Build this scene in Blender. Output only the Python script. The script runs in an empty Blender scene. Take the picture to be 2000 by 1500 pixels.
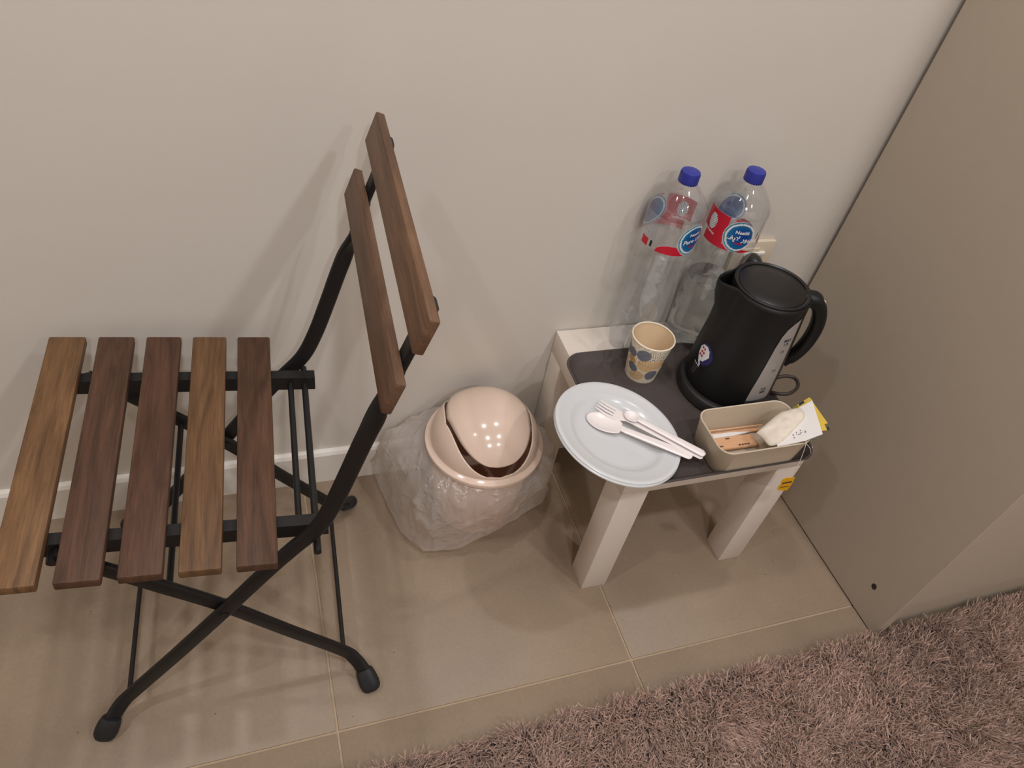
import bpy, bmesh, math, random
import numpy as np
from mathutils import Vector, Matrix, noise

random.seed(7); rng = np.random.default_rng(11)
scene = bpy.context.scene
COL = scene.collection
PI = math.pi

# ------------------------------------------------------------------ camera, world, lamps, exposure
cam_data = bpy.data.cameras.new('camera')
cam_data.sensor_fit = 'HORIZONTAL'; cam_data.sensor_width = 36.0
cam_data.lens = 1452.96 / 2000 * 36.0
cam_data.clip_start = 0.02
cam = bpy.data.objects.new('camera', cam_data); COL.objects.link(cam)
Rm = Matrix.Rotation(-0.45470, 4, 'Z') @ Matrix.Rotation(0.80090, 4, 'X') @ Matrix.Rotation(0.21990, 4, 'Z')
cam.matrix_world = Matrix.Translation((-1.0495, -0.9355, 1.2194)) @ Rm
scene.camera = cam

world = bpy.data.worlds.new('world'); scene.world = world; world.use_nodes = True
world.node_tree.nodes['Background'].inputs[0].default_value = (0.95, 0.9, 0.85, 1)
world.node_tree.nodes['Background'].inputs[1].default_value = 0.0

scene.view_settings.view_transform = 'Standard'
scene.view_settings.look = 'None'
scene.view_settings.gamma = 1.0
scene.view_settings.use_curve_mapping = False
scene.view_settings.exposure = -0.16
scene.cycles.transparent_max_bounces = 24
scene.cycles.max_bounces = 8; scene.cycles.glossy_bounces = 3; scene.cycles.caustics_reflective = False

CEIL = 2.5
LAMP_COL = (0.95, 0.955, 1.0)
LAMPS = [(-0.98, -0.26, 7.2), (-0.07, -0.24, 6.2), (-0.95, -1.35, 10.5), (0.05, -1.35, 10.5), (-1.9, -0.8, 8.0), (-0.95, -2.35, 17.0), (0.05, -2.35, 10.0)]  # last two are added to brighten the lower wall and soften chair shadows

# ------------------------------------------------------------------ helpers
def link(o, parent=None):
    COL.objects.link(o)
    if parent is not None: o.parent = parent
    return o

def tag(o, label=None, cat=None, group=None, kind=None):
    if label: o['label'] = label
    if cat: o['category'] = cat
    if group: o['group'] = group
    if kind: o['kind'] = kind
    return o

def empty(name, loc=(0, 0, 0), rz=0.0):
    o = bpy.data.objects.new(name, None); o.empty_display_size = 0.05
    o.location = loc; o.rotation_euler = (0, 0, rz)
    return link(o)

def mesh(name, verts, faces, mat, parent=None, smooth=False):
    me = bpy.data.meshes.new(name)
    me.from_pydata([tuple(v) for v in verts], [], faces)
    bm = bmesh.new(); bm.from_mesh(me); bmesh.ops.recalc_face_normals(bm, faces=bm.faces); bm.to_mesh(me); bm.free()
    if mat: me.materials.append(mat)
    if smooth: me.polygons.foreach_set('use_smooth', [True] * len(me.polygons))
    return link(bpy.data.objects.new(name, me), parent)

def autosmooth(o, ang=40):
    me = o.data
    me.polygons.foreach_set('use_smooth', [True] * len(me.polygons))
    try: me.set_sharp_from_angle(angle=math.radians(ang))
    except Exception: pass
    return o

def box(name, lo, hi, mat, parent=None, bev=0.0, seg=2):
    bm = bmesh.new()
    bmesh.ops.create_cube(bm, size=1.0)
    for v in bm.verts:
        v.co = Vector([(lo[i] + hi[i]) / 2 + v.co[i] * (hi[i] - lo[i]) for i in range(3)])
    if bev > 0:
        bmesh.ops.bevel(bm, geom=list(bm.edges), offset=bev, segments=seg, profile=0.5, affect='EDGES')
    me = bpy.data.meshes.new(name); bm.to_mesh(me); bm.free()
    if mat: me.materials.append(mat)
    o = link(bpy.data.objects.new(name, me), parent)
    if bev > 0: autosmooth(o, 35)
    return o

def lathe(name, prof, mat, parent=None, center=(0, 0, 0), n=48, smooth=True, close=False, fn=None):
    """prof: list of (r, z); r==0 gives a pole"""
    verts, faces, rings = [], [], []
    for r, z in prof:
        if r <= 1e-6:
            rings.append([len(verts)]); verts.append(Vector((center[0], center[1], center[2] + z)))
        else:
            ids = []
            for k in range(n):
                a = 2 * PI * k / n
                p = Vector((r * math.cos(a), r * math.sin(a), z))
                if fn: p = fn(p, a, r, z)
                ids.append(len(verts)); verts.append(p + Vector(center))
            rings.append(ids)
    pairs = list(zip(rings[:-1], rings[1:]))
    if close: pairs.append((rings[-1], rings[0]))
    for A, B in pairs:
        if len(A) == 1 and len(B) == 1: continue
        for k in range(n):
            k2 = (k + 1) % n
            if len(A) == 1: faces.append((A[0], B[k], B[k2]))
            elif len(B) == 1: faces.append((A[k], A[k2], B[0]))
            else: faces.append((A[k], A[k2], B[k2], B[k]))
    o = mesh(name, verts, faces, mat, parent)
    if smooth: autosmooth(o, 38)
    return o

def catmull(pts, sub=6):
    pts = [np.array(p, float) for p in pts]
    P = [2 * pts[0] - pts[1]] + pts + [2 * pts[-1] - pts[-2]]
    out = []
    for i in range(1, len(P) - 2):
        p0, p1, p2, p3 = P[i - 1:i + 3]
        for k in range(sub):
            t = k / sub
            out.append(0.5 * ((2 * p1) + (-p0 + p2) * t + (2 * p0 - 5 * p1 + 4 * p2 - p3) * t * t + (-p0 + 3 * p1 - 3 * p2 + p3) * t ** 3))
    out.append(pts[-1])
    return out

def round_rect_section(a, b, r, n=3):
    out = []
    for cx, cy, a0 in ((a - r, b - r, 0), (-(a - r), b - r, 90), (-(a - r), -(b - r), 180), (a - r, -(b - r), 270)):
        for k in range(n + 1):
            t = math.radians(a0 + 90 * k / n)
            out.append((cx + r * math.cos(t), cy + r * math.sin(t)))
    return out

def sweep(name, path, section, mat, parent=None, lateral=(0, 1, 0), twist=None, scale=None):
    """section in (u, v): u along the in-plane normal, v along 'lateral'; twist(i) turns the section about the path"""
    path = [Vector(p) for p in path]; lat0 = Vector(lateral).normalized()
    n = len(section); verts, faces = [], []
    for i, p in enumerate(path):
        tan = (path[min(i + 1, len(path) - 1)] - path[max(i - 1, 0)]).normalized()
        lat = (lat0 - tan * lat0.dot(tan)).normalized()
        nor = lat.cross(tan).normalized()
        tw = twist(i) if twist else 0.0
        u = nor * math.cos(tw) + lat * math.sin(tw); v = lat * math.cos(tw) - nor * math.sin(tw)
        s = scale(i) if scale else 1.0
        for a, b in section: verts.append(p + u * a * s + v * b * s)
    for i in range(len(path) - 1):
        for k in range(n):
            faces.append((i * n + k, i * n + (k + 1) % n, (i + 1) * n + (k + 1) % n, (i + 1) * n + k))
    faces.append(tuple(range(n))[::-1]); faces.append(tuple(range((len(path) - 1) * n, len(path) * n)))
    return autosmooth(mesh(name, verts, faces, mat, parent), 40)

def tube(name, path, r, mat, parent=None, n=10):
    sec = [(r * math.cos(2 * PI * k / n), r * math.sin(2 * PI * k / n)) for k in range(n)]
    path = [Vector(p) for p in path]
    d = (path[-1] - path[0]);  lat = Vector((0, 0, 1)) if abs(d.normalized().z) < 0.8 else Vector((0, 1, 0))
    return sweep(name, path, sec, mat, parent, lateral=lat)

def rr_loop(hx, hy, r, z, cx=0, cy=0, n=6):
    return [Vector((cx + x, cy + y, z)) for x, y in round_rect_section(hx, hy, r, n)]

def loops_shell(name, loops, mat, parent=None, cap_first=True, cap_last=True, ang=40):
    n = len(loops[0]); verts = [p for l in loops for p in l]; faces = []
    for i in range(len(loops) - 1):
        for k in range(n):
            faces.append((i * n + k, i * n + (k + 1) % n, (i + 1) * n + (k + 1) % n, (i + 1) * n + k))
    if cap_first: faces.append(tuple(range(n)))
    if cap_last: faces.append(tuple(range((len(loops) - 1) * n, len(loops) * n)))
    return autosmooth(mesh(name, verts, faces, mat, parent), ang)

def solidify(o, t, offset=-1):
    m = o.modifiers.new('solidify', 'SOLIDIFY'); m.thickness = t; m.offset = offset
    return o

def slab(name, poly, thick, mat, parent=None, bev=0.0):
    """poly: 3D outline of a thin sheet (roughly planar); given a thickness along its normal"""
    P = [Vector(p) for p in poly]
    nrm = Vector((0, 0, 0))
    for i in range(len(P)):
        a, b = P[i], P[(i + 1) % len(P)]
        nrm += Vector(((a.y - b.y) * (a.z + b.z), (a.z - b.z) * (a.x + b.x), (a.x - b.x) * (a.y + b.y)))
    nrm.normalize(); n = len(P)
    verts = [p + nrm * thick / 2 for p in P] + [p - nrm * thick / 2 for p in P]
    faces = [tuple(range(n)), tuple(range(2 * n - 1, n - 1, -1))] + [(k, (k + 1) % n, n + (k + 1) % n, n + k) for k in range(n)]
    return mesh(name, verts, faces, mat, parent)

# ------------------------------------------------------------------ materials
def srgb(*c):
    return tuple(((x / 255) / 12.92 if x / 255 <= 0.04045 else (((x / 255) + 0.055) / 1.055) ** 2.4) for x in c)

def new_mat(name):
    m = bpy.data.materials.new(name); m.use_nodes = True
    return m, m.node_tree.nodes, m.node_tree.links, m.node_tree.nodes['Principled BSDF']

def pmat(name, col, rough=0.5, spec=0.5, metal=0.0, coat=0.0, var=0.0, vscale=30.0, bump=0.0, bscale=200.0, sss=0.0, trans=0.0):
    m, N, L, b = new_mat(name)
    b.inputs['Base Color'].default_value = (*col, 1); b.inputs['Roughness'].default_value = rough
    b.inputs['Specular IOR Level'].default_value = spec; b.inputs['Metallic'].default_value = metal
    b.inputs['Coat Weight'].default_value = coat
    if sss:
        b.inputs['Subsurface Weight'].default_value = sss; b.inputs['Subsurface Radius'].default_value = (0.02, 0.012, 0.008)
        b.inputs['Subsurface Scale'].default_value = 0.3
    tc = N.new('ShaderNodeTexCoord')
    if var:
        nz = N.new('ShaderNodeTexNoise'); nz.inputs['Scale'].default_value = vscale; nz.inputs['Detail'].default_value = 3
        L.new(tc.outputs['Object'], nz.inputs['Vector'])
        mp = N.new('ShaderNodeMapRange'); mp.inputs[1].default_value = 0.3; mp.inputs[2].default_value = 0.7
        mp.inputs[3].default_value = 1 - var; mp.inputs[4].default_value = 1 + var
        L.new(nz.outputs['Fac'], mp.inputs[0])
        mx = N.new('ShaderNodeVectorMath'); mx.operation = 'SCALE'; mx.inputs[0].default_value = col
        L.new(mp.outputs[0], mx.inputs['Scale']); L.new(mx.outputs[0], b.inputs['Base Color'])
    if bump:
        nz = N.new('ShaderNodeTexNoise'); nz.inputs['Scale'].default_value = bscale; nz.inputs['Detail'].default_value = 4
        L.new(tc.outputs['Object'], nz.inputs['Vector'])
        bp = N.new('ShaderNodeBump'); bp.inputs['Strength'].default_value = bump; bp.inputs['Distance'].default_value = 0.002
        L.new(nz.outputs['Fac'], bp.inputs['Height']); L.new(bp.outputs[0], b.inputs['Normal'])
    return m

M = {}
M['wall'] = pmat('wall_paint', srgb(213, 205, 194), 0.9, 0.2, var=0.012, vscale=3)
M['ceiling'] = pmat('ceiling_paint', (0.7, 0.66, 0.6), 0.9, 0.2)
M['skirt'] = pmat('skirting_white', srgb(232, 226, 217), 0.35, 0.5)
M['grout'] = pmat('grout', srgb(176, 154, 128), 0.9, 0.1, var=0.05, vscale=60)
M['ward'] = pmat('wardrobe_laminate', srgb(180, 166, 148), 0.55, 0.35, var=0.012, vscale=40)
M['ward_dark'] = pmat('dark_gap', (0.03, 0.022, 0.017), 0.8)
M['black_metal'] = pmat('black_powder_coat', (0.010, 0.0092, 0.009), 0.45, 0.4, bump=0.05, bscale=900)
M['rubber'] = pmat('black_rubber', (0.016, 0.016, 0.017), 0.6, 0.4)
M['white_lam'] = pmat('white_laminate', srgb(225, 214, 201), 0.4, 0.4)
M['tray'] = pmat('grey_tray_plastic', srgb(75, 66, 62), 0.55, 0.35, var=0.03, vscale=300, bump=0.12, bscale=900)
M['bin'] = pmat('cream_plastic', srgb(224, 199, 180), 0.16, 0.5)
M['bin_in'] = pmat('bin_body_plastic', srgb(232, 196, 172), 0.3, 0.4)
M['plate'] = pmat('white_plate_plastic', srgb(208, 208, 207), 0.22, 0.5)
M['cutlery'] = pmat('white_cutlery_plastic', srgb(238, 228, 224), 0.25, 0.5)
M['box'] = pmat('cream_tub_plastic', srgb(201, 185, 162), 0.45, 0.4)
M['kettle'] = pmat('black_kettle_plastic', (0.0075, 0.0072, 0.0072), 0.45, 0.32, bump=0.04, bscale=700)
M['kettle_lid'] = pmat('dark_lid_plastic', (0.012, 0.011, 0.0105), 0.34, 0.4)
M['kbase'] = pmat('kettle_base_plastic', (0.02, 0.018, 0.017), 0.35, 0.5)
M['chrome'] = pmat('chrome', (0.75, 0.72, 0.68), 0.2, 0.5, metal=1.0)
M['window'] = pmat('smoky_window', srgb(152, 146, 141), 0.3, 0.5, var=0.04, vscale=60)
M['window_dark'] = pmat('smoky_window_dark', srgb(74, 68, 66), 0.3, 0.5)
M['ink'] = pmat('dark_ink', (0.02, 0.018, 0.02), 0.6)
M['ink_grey'] = pmat('grey_ink', (0.12, 0.12, 0.13), 0.6)
M['ink_brown'] = pmat('brown_ink', srgb(92, 62, 38), 0.7)
M['white_ink'] = pmat('white_ink', srgb(232, 230, 228), 0.5)
M['navy_ink'] = pmat('navy_ink', srgb(38, 36, 92), 0.5)
M['red_ink'] = pmat('red_ink', srgb(178, 34, 48), 0.5)
M['cap'] = pmat('blue_cap', srgb(44, 52, 142), 0.38, 0.45)
M['paper_in'] = pmat('cup_inside_paper', srgb(226, 201, 166), 0.6, 0.3)
M['paper_rim'] = pmat('cup_rim_paper', srgb(238, 224, 202), 0.5, 0.3)
M['kraft'] = pmat('kraft_paper', srgb(212, 164, 124), 0.75, 0.2, var=0.04, vscale=80)
M['white_paper'] = pmat('white_paper', srgb(226, 220, 214), 0.7, 0.2, bump=0.3, bscale=60)
M['tea_paper'] = pmat('tea_bag_paper', srgb(222, 210, 192), 0.85, 0.1, var=0.04, vscale=120, bump=0.8, bscale=90)
M['yellow'] = pmat('yellow_foil_paper', srgb(214, 180, 70), 0.5, 0.4)
M['tag_yellow'] = pmat('yellow_tag_card', srgb(226, 168, 30), 0.6, 0.2)
M['green'] = pmat('olive_sachet', srgb(120, 116, 40), 0.6)
M['string'] = pmat('tea_string', srgb(225, 215, 200), 0.9)
M['tea_tag_dark'] = pmat('dark_tag_card', (0.03, 0.028, 0.02), 0.7)
M['socket'] = pmat('socket_cream', srgb(214, 199, 174), 0.35, 0.4)
M['socket_white'] = pmat('socket_white', srgb(236, 232, 224), 0.35, 0.4)
M['cord'] = pmat('cord_rubber', (0.035, 0.022, 0.016), 0.5)
M['backing'] = pmat('rug_backing', srgb(120, 98, 86), 0.95, 0.0)

def tile_mat():
    m, N, L, b = new_mat('floor_tile')
    tc = N.new('ShaderNodeTexCoord'); oi = N.new('ShaderNodeObjectInfo')
    add = N.new('ShaderNodeVectorMath'); add.operation = 'ADD'
    L.new(tc.outputs['Object'], add.inputs[0]); L.new(oi.outputs['Location'], add.inputs[1])
    n1 = N.new('ShaderNodeTexNoise'); n1.inputs['Scale'].default_value = 4; n1.inputs['Detail'].default_value = 6; n1.inputs['Roughness'].default_value = 0.6
    n2 = N.new('ShaderNodeTexNoise'); n2.inputs['Scale'].default_value = 160; n2.inputs['Detail'].default_value = 4
    n3 = N.new('ShaderNodeTexVoronoi'); n3.inputs['Scale'].default_value = 28
    for n in (n1, n2, n3): L.new(add.outputs[0], n.inputs['Vector'])
    r1 = N.new('ShaderNodeValToRGB'); e = r1.color_ramp.elements
    e[0].position = 0.3; e[0].color = (*srgb(140, 121, 101), 1); e[1].position = 0.72; e[1].color = (*srgb(156, 136, 114), 1)
    L.new(n1.outputs['Fac'], r1.inputs[0])
    mp = N.new('ShaderNodeMapRange'); mp.inputs[1].default_value = 0.3; mp.inputs[2].default_value = 0.7; mp.inputs[3].default_value = 0.95; mp.inputs[4].default_value = 1.05
    L.new(n2.outputs['Fac'], mp.inputs[0])
    sc = N.new('ShaderNodeVectorMath'); sc.operation = 'SCALE'
    L.new(r1.outputs[0], sc.inputs[0]); L.new(mp.outputs[0], sc.inputs['Scale'])
    # rare dark specks of dirt
    rp = N.new('ShaderNodeValToRGB'); rp.color_ramp.elements[0].position = 0.018; rp.color_ramp.elements[0].color = (0.35, 0.3, 0.27, 1)
    rp.color_ramp.elements[1].position = 0.04; rp.color_ramp.elements[1].color = (1, 1, 1, 1)
    L.new(n3.outputs['Distance'], rp.inputs[0])
    mu = N.new('ShaderNodeVectorMath'); mu.operation = 'MULTIPLY'
    L.new(sc.outputs[0], mu.inputs[0]); L.new(rp.outputs[0], mu.inputs[1]); L.new(mu.outputs[0], b.inputs['Base Color'])
    b.inputs['Roughness'].default_value = 0.42; b.inputs['Specular IOR Level'].default_value = 0.4
    bp = N.new('ShaderNodeBump'); bp.inputs['Strength'].default_value = 0.08; bp.inputs['Distance'].default_value = 0.001
    L.new(n2.outputs['Fac'], bp.inputs['Height'])
    return m
M['tile'] = tile_mat()

def wood_mat():
    """stained acacia; grain runs along local Y; tone comes from the object colour"""
    m, N, L, b = new_mat('stained_wood')
    tc = N.new('ShaderNodeTexCoord'); oi = N.new('ShaderNodeObjectInfo')
    off = N.new('ShaderNodeVectorMath'); off.operation = 'SCALE'; off.inputs[0].default_value = (3.1, 7.7, 1.3)
    L.new(oi.outputs['Random'], off.inputs['Scale'])
    add = N.new('ShaderNodeVectorMath'); add.operation = 'ADD'; L.new(tc.outputs['Object'], add.inputs[0]); L.new(off.outputs[0], add.inputs[1])
    def nz(scale, detail, rough, dist=0.0):
        mpn = N.new('ShaderNodeMapping'); mpn.inputs['Scale'].default_value = scale
        n = N.new('ShaderNodeTexNoise'); n.inputs['Scale'].default_value = 1.0; n.inputs['Detail'].default_value = detail
        n.inputs['Roughness'].default_value = rough; n.inputs['Distortion'].default_value = dist
        L.new(add.outputs[0], mpn.inputs['Vector']); L.new(mpn.outputs[0], n.inputs['Vector']); return n
    big = nz((45, 5, 20), 3, 0.5, 1.2); fine = nz((420, 14, 420), 4, 0.65, 0.4); pore = nz((900, 40, 900), 2, 0.5)
    rb = N.new('ShaderNodeValToRGB'); e = rb.color_ramp.elements
    e[0].position = 0.32; e[0].color = (0.68, 0.67, 0.68, 1); e[1].position = 0.68; e[1].color = (1.24, 1.25, 1.20, 1)
    L.new(big.outputs['Fac'], rb.inputs[0])
    mf = N.new('ShaderNodeMapRange'); mf.inputs[1].default_value = 0.3; mf.inputs[2].default_value = 0.7; mf.inputs[3].default_value = 0.78; mf.inputs[4].default_value = 1.2
    L.new(fine.outputs['Fac'], mf.inputs[0])
    mpn = N.new('ShaderNodeMapRange'); mpn.inputs[1].default_value = 0.25; mpn.inputs[2].default_value = 0.45; mpn.inputs[3].default_value = 0.72; mpn.inputs[4].default_value = 1.0
    L.new(pore.outputs['Fac'], mpn.inputs[0])
    a = N.new('ShaderNodeVectorMath'); a.operation = 'MULTIPLY'; L.new(oi.outputs['Color'], a.inputs[0]); L.new(rb.outputs[0], a.inputs[1])
    s = N.new('ShaderNodeVectorMath'); s.operation = 'SCALE'; L.new(a.outputs[0], s.inputs[0]); L.new(mf.outputs[0], s.inputs['Scale'])
    s2 = N.new('ShaderNodeVectorMath'); s2.operation = 'SCALE'; L.new(s.outputs[0], s2.inputs[0]); L.new(mpn.outputs[0], s2.inputs['Scale'])
    L.new(s2.outputs[0], b.inputs['Base Color'])
    b.inputs['Roughness'].default_value = 0.5; b.inputs['Specular IOR Level'].default_value = 0.25
    bp = N.new('ShaderNodeBump'); bp.inputs['Strength'].default_value = 0.12; bp.inputs['Distance'].default_value = 0.001
    L.new(fine.outputs['Fac'], bp.inputs['Height']); L.new(bp.outputs[0], b.inputs['Normal'])
    return m
M['wood'] = wood_mat()

def pile_mat():
    m, N, L, b = new_mat('shag_pile')
    at = N.new('ShaderNodeAttribute'); at.attribute_name = 'tone'
    b.inputs['Roughness'].default_value = 0.6; b.inputs['Specular IOR Level'].default_value = 0.25
    L.new(at.outputs['Color'], b.inputs['Base Color'])
    b.inputs['Sheen Weight'].default_value = 0.2
    return m
M['pile'] = pile_mat()

def pet_mat():
    """thin clear plastic: mostly see-through, mirror-like at glancing angles"""
    m = bpy.data.materials.new('clear_thin_plastic'); m.use_nodes = True
    N, L = m.node_tree.nodes, m.node_tree.links; N.clear()
    out = N.new('ShaderNodeOutputMaterial'); tr = N.new('ShaderNodeBsdfTransparent'); tr.inputs[0].default_value = (0.955, 0.96, 0.965, 1)
    gl = N.new('ShaderNodeBsdfGlossy'); gl.inputs['Roughness'].default_value = 0.05; gl.inputs[0].default_value = (0.95, 0.95, 0.95, 1)
    lw = N.new('ShaderNodeLayerWeight'); lw.inputs['Blend'].default_value = 0.5
    pw = N.new('ShaderNodeMath'); pw.operation = 'POWER'; pw.inputs[1].default_value = 4.0
    fr = N.new('ShaderNodeMapRange'); fr.inputs[3].default_value = 0.11; fr.inputs[4].default_value = 0.55
    tc = N.new('ShaderNodeTexCoord'); nz = N.new('ShaderNodeTexNoise'); nz.inputs['Scale'].default_value = 40; nz.inputs['Detail'].default_value = 3
    bp = N.new('ShaderNodeBump'); bp.inputs['Strength'].default_value = 0.25; bp.inputs['Distance'].default_value = 0.002
    L.new(tc.outputs['Object'], nz.inputs['Vector']); L.new(nz.outputs['Fac'], bp.inputs['Height'])
    L.new(bp.outputs[0], gl.inputs['Normal']); L.new(bp.outputs[0], lw.inputs['Normal'])
    L.new(lw.outputs['Facing'], pw.inputs[0]); L.new(pw.outputs[0], fr.inputs[0])
    hz = N.new('ShaderNodeBsdfDiffuse'); hz.inputs[0].default_value = (0.8, 0.82, 0.84, 1)
    m0 = N.new('ShaderNodeMixShader'); m0.inputs[0].default_value = 0.05; L.new(tr.outputs[0], m0.inputs[1]); L.new(hz.outputs[0], m0.inputs[2])
    mx = N.new('ShaderNodeMixShader'); L.new(fr.outputs[0], mx.inputs[0]); L.new(m0.outputs[0], mx.inputs[1]); L.new(gl.outputs[0], mx.inputs[2])
    L.new(mx.outputs[0], out.inputs[0])
    return m
M['pet'] = pet_mat()

def water_mat():
    m = bpy.data.materials.new('water'); m.use_nodes = True
    N, L = m.node_tree.nodes, m.node_tree.links; N.clear()
    out = N.new('ShaderNodeOutputMaterial'); g = N.new('ShaderNodeBsdfGlass'); g.inputs['IOR'].default_value = 1.33
    g.inputs[0].default_value = (0.97, 0.985, 0.985, 1); g.inputs['Roughness'].default_value = 0.0
    tr = N.new('ShaderNodeBsdfTransparent'); mx = N.new('ShaderNodeMixShader'); mx.inputs[0].default_value = 0.85
    L.new(tr.outputs[0], mx.inputs[1]); L.new(g.outputs[0], mx.inputs[2]); L.new(mx.outputs[0], out.inputs[0])
    return m
M['water'] = water_mat()

def bag_mat():
    m = bpy.data.materials.new('translucent_bag_film'); m.use_nodes = True
    N, L = m.node_tree.nodes, m.node_tree.links; N.clear()
    out = N.new('ShaderNodeOutputMaterial')
    tc = N.new('ShaderNodeTexCoord'); nz = N.new('ShaderNodeTexNoise'); nz.inputs['Scale'].default_value = 13; nz.inputs['Detail'].default_value = 3; nz.inputs['Distortion'].default_value = 2.5
    bp = N.new('ShaderNodeBump'); bp.inputs['Strength'].default_value = 0.55; bp.inputs['Distance'].default_value = 0.006
    L.new(tc.outputs['Object'], nz.inputs['Vector']); L.new(nz.outputs['Fac'], bp.inputs['Height'])
    vo = N.new('ShaderNodeTexVoronoi'); vo.feature = 'DISTANCE_TO_EDGE'; vo.inputs['Scale'].default_value = 15
    ds = N.new('ShaderNodeVectorMath'); ds.operation = 'MULTIPLY_ADD'; ds.inputs[1].default_value = (0.06, 0.06, 0.06)
    L.new(nz.outputs['Color'], ds.inputs[0]); L.new(tc.outputs['Object'], ds.inputs[2]); L.new(ds.outputs[0], vo.inputs['Vector'])
    vm = N.new('ShaderNodeMapRange'); vm.inputs[1].default_value = 0.0; vm.inputs[2].default_value = 0.12; vm.inputs[3].default_value = 1.0; vm.inputs[4].default_value = 0.0
    L.new(vo.outputs['Distance'], vm.inputs[0])
    b2 = N.new('ShaderNodeBump'); b2.inputs['Strength'].default_value = 0.32; b2.inputs['Distance'].default_value = 0.004
    L.new(vm.outputs[0], b2.inputs['Height']); L.new(bp.outputs[0], b2.inputs['Normal']); bp = b2
    tr = N.new('ShaderNodeBsdfTransparent'); tr.inputs[0].default_value = (0.97, 0.96, 0.95, 1)
    df = N.new('ShaderNodeBsdfDiffuse'); df.inputs[0].default_value = (*srgb(236, 228, 220), 1)
    tl = N.new('ShaderNodeBsdfTranslucent'); tl.inputs[0].default_value = (*srgb(236, 228, 220), 1)
    gl = N.new('ShaderNodeBsdfGlossy'); gl.inputs['Roughness'].default_value = 0.22
    for n in (df, tl, gl): L.new(bp.outputs[0], n.inputs['Normal'])
    m1 = N.new('ShaderNodeMixShader'); m1.inputs[0].default_value = 0.45; L.new(df.outputs[0], m1.inputs[1]); L.new(tl.outputs[0], m1.inputs[2])
    lw = N.new('ShaderNodeLayerWeight'); lw.inputs['Blend'].default_value = 0.35
    mr = N.new('ShaderNodeMapRange'); mr.inputs[3].default_value = 0.42; mr.inputs[4].default_value = 0.84; L.new(lw.outputs['Facing'], mr.inputs[0])
    m2 = N.new('ShaderNodeMixShader'); L.new(mr.outputs[0], m2.inputs[0]); L.new(tr.outputs[0], m2.inputs[1]); L.new(m1.outputs[0], m2.inputs[2])
    m3 = N.new('ShaderNodeMixShader'); m3.inputs[0].default_value = 0.055; L.new(m2.outputs[0], m3.inputs[1]); L.new(gl.outputs[0], m3.inputs[2])
    L.new(m3.outputs[0], out.inputs[0])
    return m
M['bag'] = bag_mat()

def print_mat(name, alpha=True, rough=0.35):
    m, N, L, b = new_mat(name)
    at = N.new('ShaderNodeAttribute'); at.attribute_name = 'print'
    L.new(at.outputs['Color'], b.inputs['Base Color'])
    if alpha: L.new(at.outputs['Alpha'], b.inputs['Alpha'])
    b.inputs['Roughness'].default_value = rough; b.inputs['Specular IOR Level'].default_value = 0.35
    return m
M['film'] = print_mat('printed_film')
M['cup_print'] = print_mat('printed_cup_paper', alpha=False, rough=0.5)

# ------------------------------------------------------------------ the room
XL, XR, YB = -2.9, 1.25, -3.0
def struct(o): o['kind'] = 'structure'; return o
floor = struct(box('floor', (XL, YB, -0.05), (XR, 0.10, -0.0022), M['grout']))
TP = 0.5083
tile_me = None
for i in range(-5, 3):
    for j in range(-6, 0):
        x0 = 0.0207 + TP * i; y0 = 0.0137 + TP * j
        if tile_me is None:
            t = box('tile', (-TP / 2 + 0.0018, -TP / 2 + 0.0018, -0.012), (TP / 2 - 0.0018, TP / 2 - 0.0018, 0.0), M['tile'], None, 0.0012, 2)
            tile_me = t.data
        else:
            t = bpy.data.objects.new('tile', tile_me); link(t)
        t.parent = floor; t.location = (x0 + TP / 2, y0 + TP / 2, 0)
struct(box('wall_back', (XL - 0.1, 0.0, -0.05), (XR + 0.1, 0.1, CEIL), M['wall']))
struct(box('wall_left', (XL - 0.1, YB - 0.1, -0.05), (XL, 0.0, CEIL), M['wall']))
struct(box('wall_right', (XR, YB - 0.1, -0.05), (XR + 0.1, 0.0, CEIL), M['wall']))
struct(box('wall_front', (XL, YB - 0.1, -0.05), (XR, YB, CEIL), M['wall']))
struct(box('ceiling', (XL - 0.1, YB - 0.1, CEIL), (XR + 0.1, 0.1, CEIL + 0.1), M['ceiling']))
sk = [(0, 0), (-0.012, 0), (-0.012, 0.078), (-0.0085, 0.0845), (-0.004, 0.0856), (0, 0.0856)]
vs = [Vector((x, y, z)) for x in (XL, -0.002) for y, z in sk]; n = len(sk)
struct(mesh('baseboard_back', vs, [(k, (k + 1) % n, n + (k + 1) % n, n + k) for k in range(n)] + [tuple(range(n)), tuple(range(n, 2 * n))], M['skirt']))

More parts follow.
